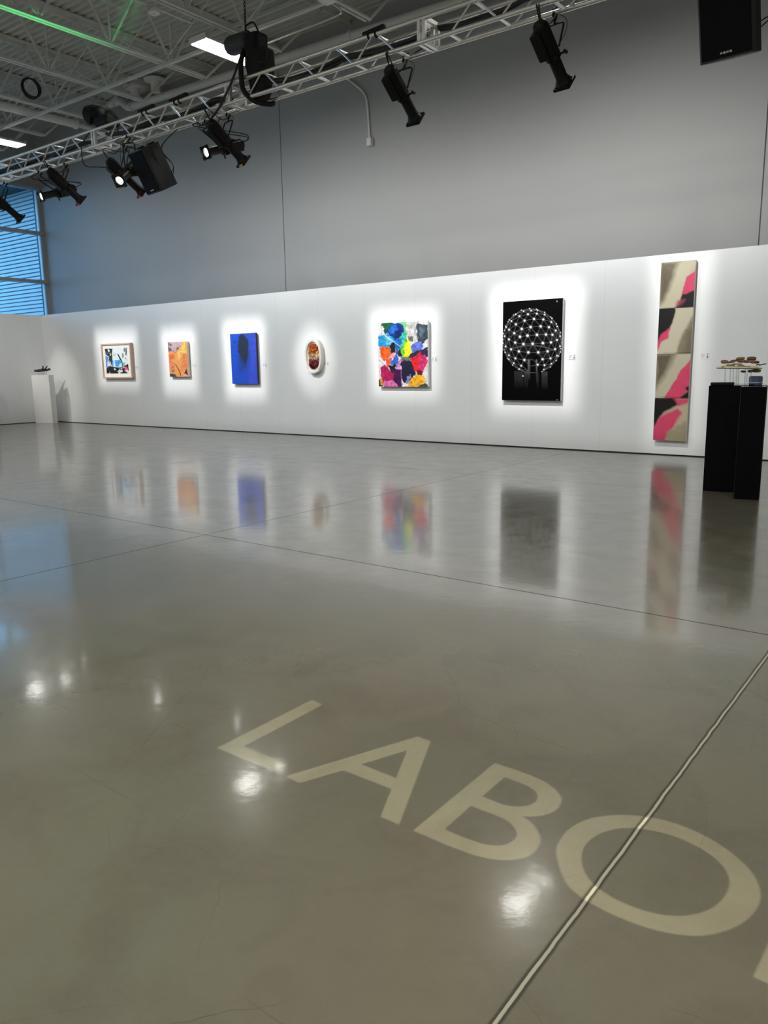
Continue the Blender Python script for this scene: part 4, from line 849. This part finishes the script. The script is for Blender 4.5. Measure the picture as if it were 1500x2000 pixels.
p = q(1411, 751, -.08); ty = MB().box((p.x, p.y, BH+.016), (.24, .14, .032), RB, .008).build('black_tray', black); tag(ty, 'thin black tray on the left part of the black plinth', 'tray')

# ------------------------------------------------------------------ the word projected on the floor: a gobo projector behind the camera
def cps(scale, ox_, oy_, pts): return [(ox_+x/scale, oy_+y/scale) for x, y in pts]
A_ = lambda pts: cps(3.3333, 410, 1350, pts); B_ = lambda pts: cps(4.5455, 790, 1470, pts); O_ = lambda pts: cps(3.4091, 1060, 1570, pts)
def smooth(pts, n=5):
    k = len(pts); out = []
    for i in range(k):
        a, b, c, d = [np.array(pts[(i+j) % k], float) for j in (-1, 0, 1, 2)]
        for s_ in range(n):
            t_ = s_/n; out.append(tuple(float(v_) for v_ in .5*((2*b)+(c-a)*t_+(2*a-5*b+4*c-d)*t_*t_+(3*b-3*c+d-a)*t_**3)))
    return out
polys = [A_([(664, 56), (733, 88), (222, 358), (510, 478), (418, 522), (45, 370)]),
         A_([(494, 553), (1352, 294), (1437, 326), (1232, 868), (1110, 818), (1182, 637), (868, 515), (582, 598)]), A_([(985, 476), (1283, 385), (1212, 566)]),
         B_([(800, 93), (980, 150), (1120, 200), (1250, 260), (1340, 325), (1388, 385), (1396, 430), (1370, 490), (1310, 535), (1220, 560), (1130, 567), (1045, 565), (1110, 605), (1170, 670), (1205, 740), (1207, 800), (1170, 870), (1090, 925), (980, 952), (860, 955), (740, 940), (600, 905), (400, 830), (200, 745), (75, 693)]),
         B_([(888, 218), (1010, 260), (1100, 298), (1160, 340), (1186, 385), (1165, 435), (1110, 468), (1030, 480), (950, 475), (860, 455), (690, 388)]),
         B_([(588, 472), (740, 530), (870, 580), (940, 625), (985, 680), (1000, 725), (975, 775), (920, 810), (850, 826), (760, 822), (660, 800), (520, 750), (357, 680)]),
         O_(smooth([(90, 330), (120, 230), (200, 150), (320, 97), (470, 75), (640, 80), (820, 112), (1000, 175), (1170, 265), (1310, 370), (1410, 480), (1450, 590), (1430, 690), (1350, 780), (1220, 845), (1060, 878), (900, 870), (720, 832), (540, 770), (380, 695), (240, 610), (140, 500)], 4)),
         O_(smooth([(258, 355), (280, 280), (350, 215), (450, 175), (580, 160), (740, 180), (900, 225), (1050, 295), (1160, 375), (1225, 455), (1242, 530), (1215, 610), (1140, 685), (1030, 730), (900, 747), (760, 732), (600, 685), (450, 615), (340, 535), (275, 445)], 4))]
fl = [[on(x, y, 2, 0) for x, y in p] for p in polys]
# the next letter continues past the right edge: its stem and bowl, set out on the slab
c0 = on(1471, 1908, 2, 0); upv = (on(1500, 1843, 2, 0)-c0).normalized(); rtv = Vector((upv.y, -upv.x, 0)); G = lambda x, y: c0+rtv*x+upv*y
fl.append([G(0, 0), G(0, .53), G(.20, .53), G(.30, .48), G(.33, .39), G(.30, .30), G(.22, .25), G(.36, 0), G(.26, 0), G(.14, .23), G(.09, .23), G(.09, 0)]); fl.append([G(.09, .31), G(.19, .31), G(.24, .38), G(.19, .45), G(.09, .45)])
GP = Vector((-1.6, -1.2, 5.1)); GT = Vector((-1.1, 1.98, 0)); gd = (GT-GP).normalized()
t, ln, d = stage_light('black projector lamp behind the camera that throws the word on the floor', GP, GT, (GP.x, GP.y-.2, GP.z+.62), lit=False, cords=False)
src = GP+gd*.03; pc = src+gd*.3; R = frame_of(gd); Ri = R.transposed()
cu = bpy.data.curves.new('gobo_plate', 'CURVE'); cu.dimensions = '2D'; cu.fill_mode = 'BOTH'
def addp(pts):
    s_ = cu.splines.new('POLY'); s_.points.add(len(pts)-1); s_.use_cyclic_u = True
    for p_, (x, y) in zip(s_.points, pts): p_.co = (x, y, 0, 1)
addp([(-.13, -.13), (.13, -.13), (.13, .13), (-.13, .13)])
for poly in fl:
    l2 = []
    for p_ in poly:
        r_ = p_-src; k_ = .3/r_.dot(gd); loc = Ri@(src+r_*k_-pc); l2.append((loc.x, loc.z))
    addp(l2)
to = bpy.data.objects.new('gobo_tmp', cu); C.objects.link(to); dg = bpy.context.evaluated_depsgraph_get(); me = bpy.data.meshes.new_from_object(to.evaluated_get(dg)); bpy.data.objects.remove(to)
M4 = (Matrix.Translation(pc)@R.to_4x4()@Matrix.Rotation(math.pi/2, 4, 'X')); me.transform(M4); me.materials.clear(); me.materials.append(black); me.name = 'gobo_plate'
link('gobo_plate', me, t)
sn = MB()
for cx, cz, w_, h_ in ((0, .14, .29, .012), (0, -.14, .29, .012), (.14, 0, .012, .27), (-.14, 0, .012, .27)): sn.box(src+R@Vector((cx, .16, cz)), (w_, .30, h_), R)
sn.build('gobo_holder', black, t)
ld = bpy.data.lights.new('gobo_beam', 'SPOT'); ld.energy = GOBO; ld.color = (1, .97, .78); ld.spot_size = math.radians(42); ld.spot_blend = .05; ld.shadow_soft_size = .00022
lo = bpy.data.objects.new('gobo_beam', ld); C.objects.link(lo); lo.location = src; lo.rotation_euler = gd.to_track_quat('-Z', 'Y').to_euler()
# lamp on the black hand, from beyond the left edge
hp = Vector((-20.75, 8.6, 4.5)); tg = Vector((hc.x+.1, hc.y+.2, 1.25)); stage_light('black stage lamp beyond the left edge lighting the black hand', hp, tg, hang(hp, tg), cords=False)
ld = bpy.data.lights.new('hand_beam', 'SPOT'); ld.energy = 330; ld.color = (1, .96, .9); ld.spot_size = math.radians(27); ld.spot_blend = 1; ld.shadow_soft_size = .02
lo = bpy.data.objects.new('hand_beam', ld); C.objects.link(lo); lo.location = hp+(tg-hp).normalized()*.05; lo.rotation_euler = (tg-hp).to_track_quat('-Z', 'Y').to_euler()
ep = Vector((-18.8, 8.0, 4.8)); tg = Vector((e1.x-.2, e1.y-.45, .8)); ld = bpy.data.lights.new('left_plinth_beam', 'SPOT'); ld.energy = 500; ld.color = (1, .98, .95); ld.spot_size = math.radians(9); ld.spot_blend = .6; ld.shadow_soft_size = .03
lo = bpy.data.objects.new('left_plinth_beam', ld); C.objects.link(lo); lo.location = ep; lo.rotation_euler = (tg-ep).to_track_quat('-Z', 'Y').to_euler()
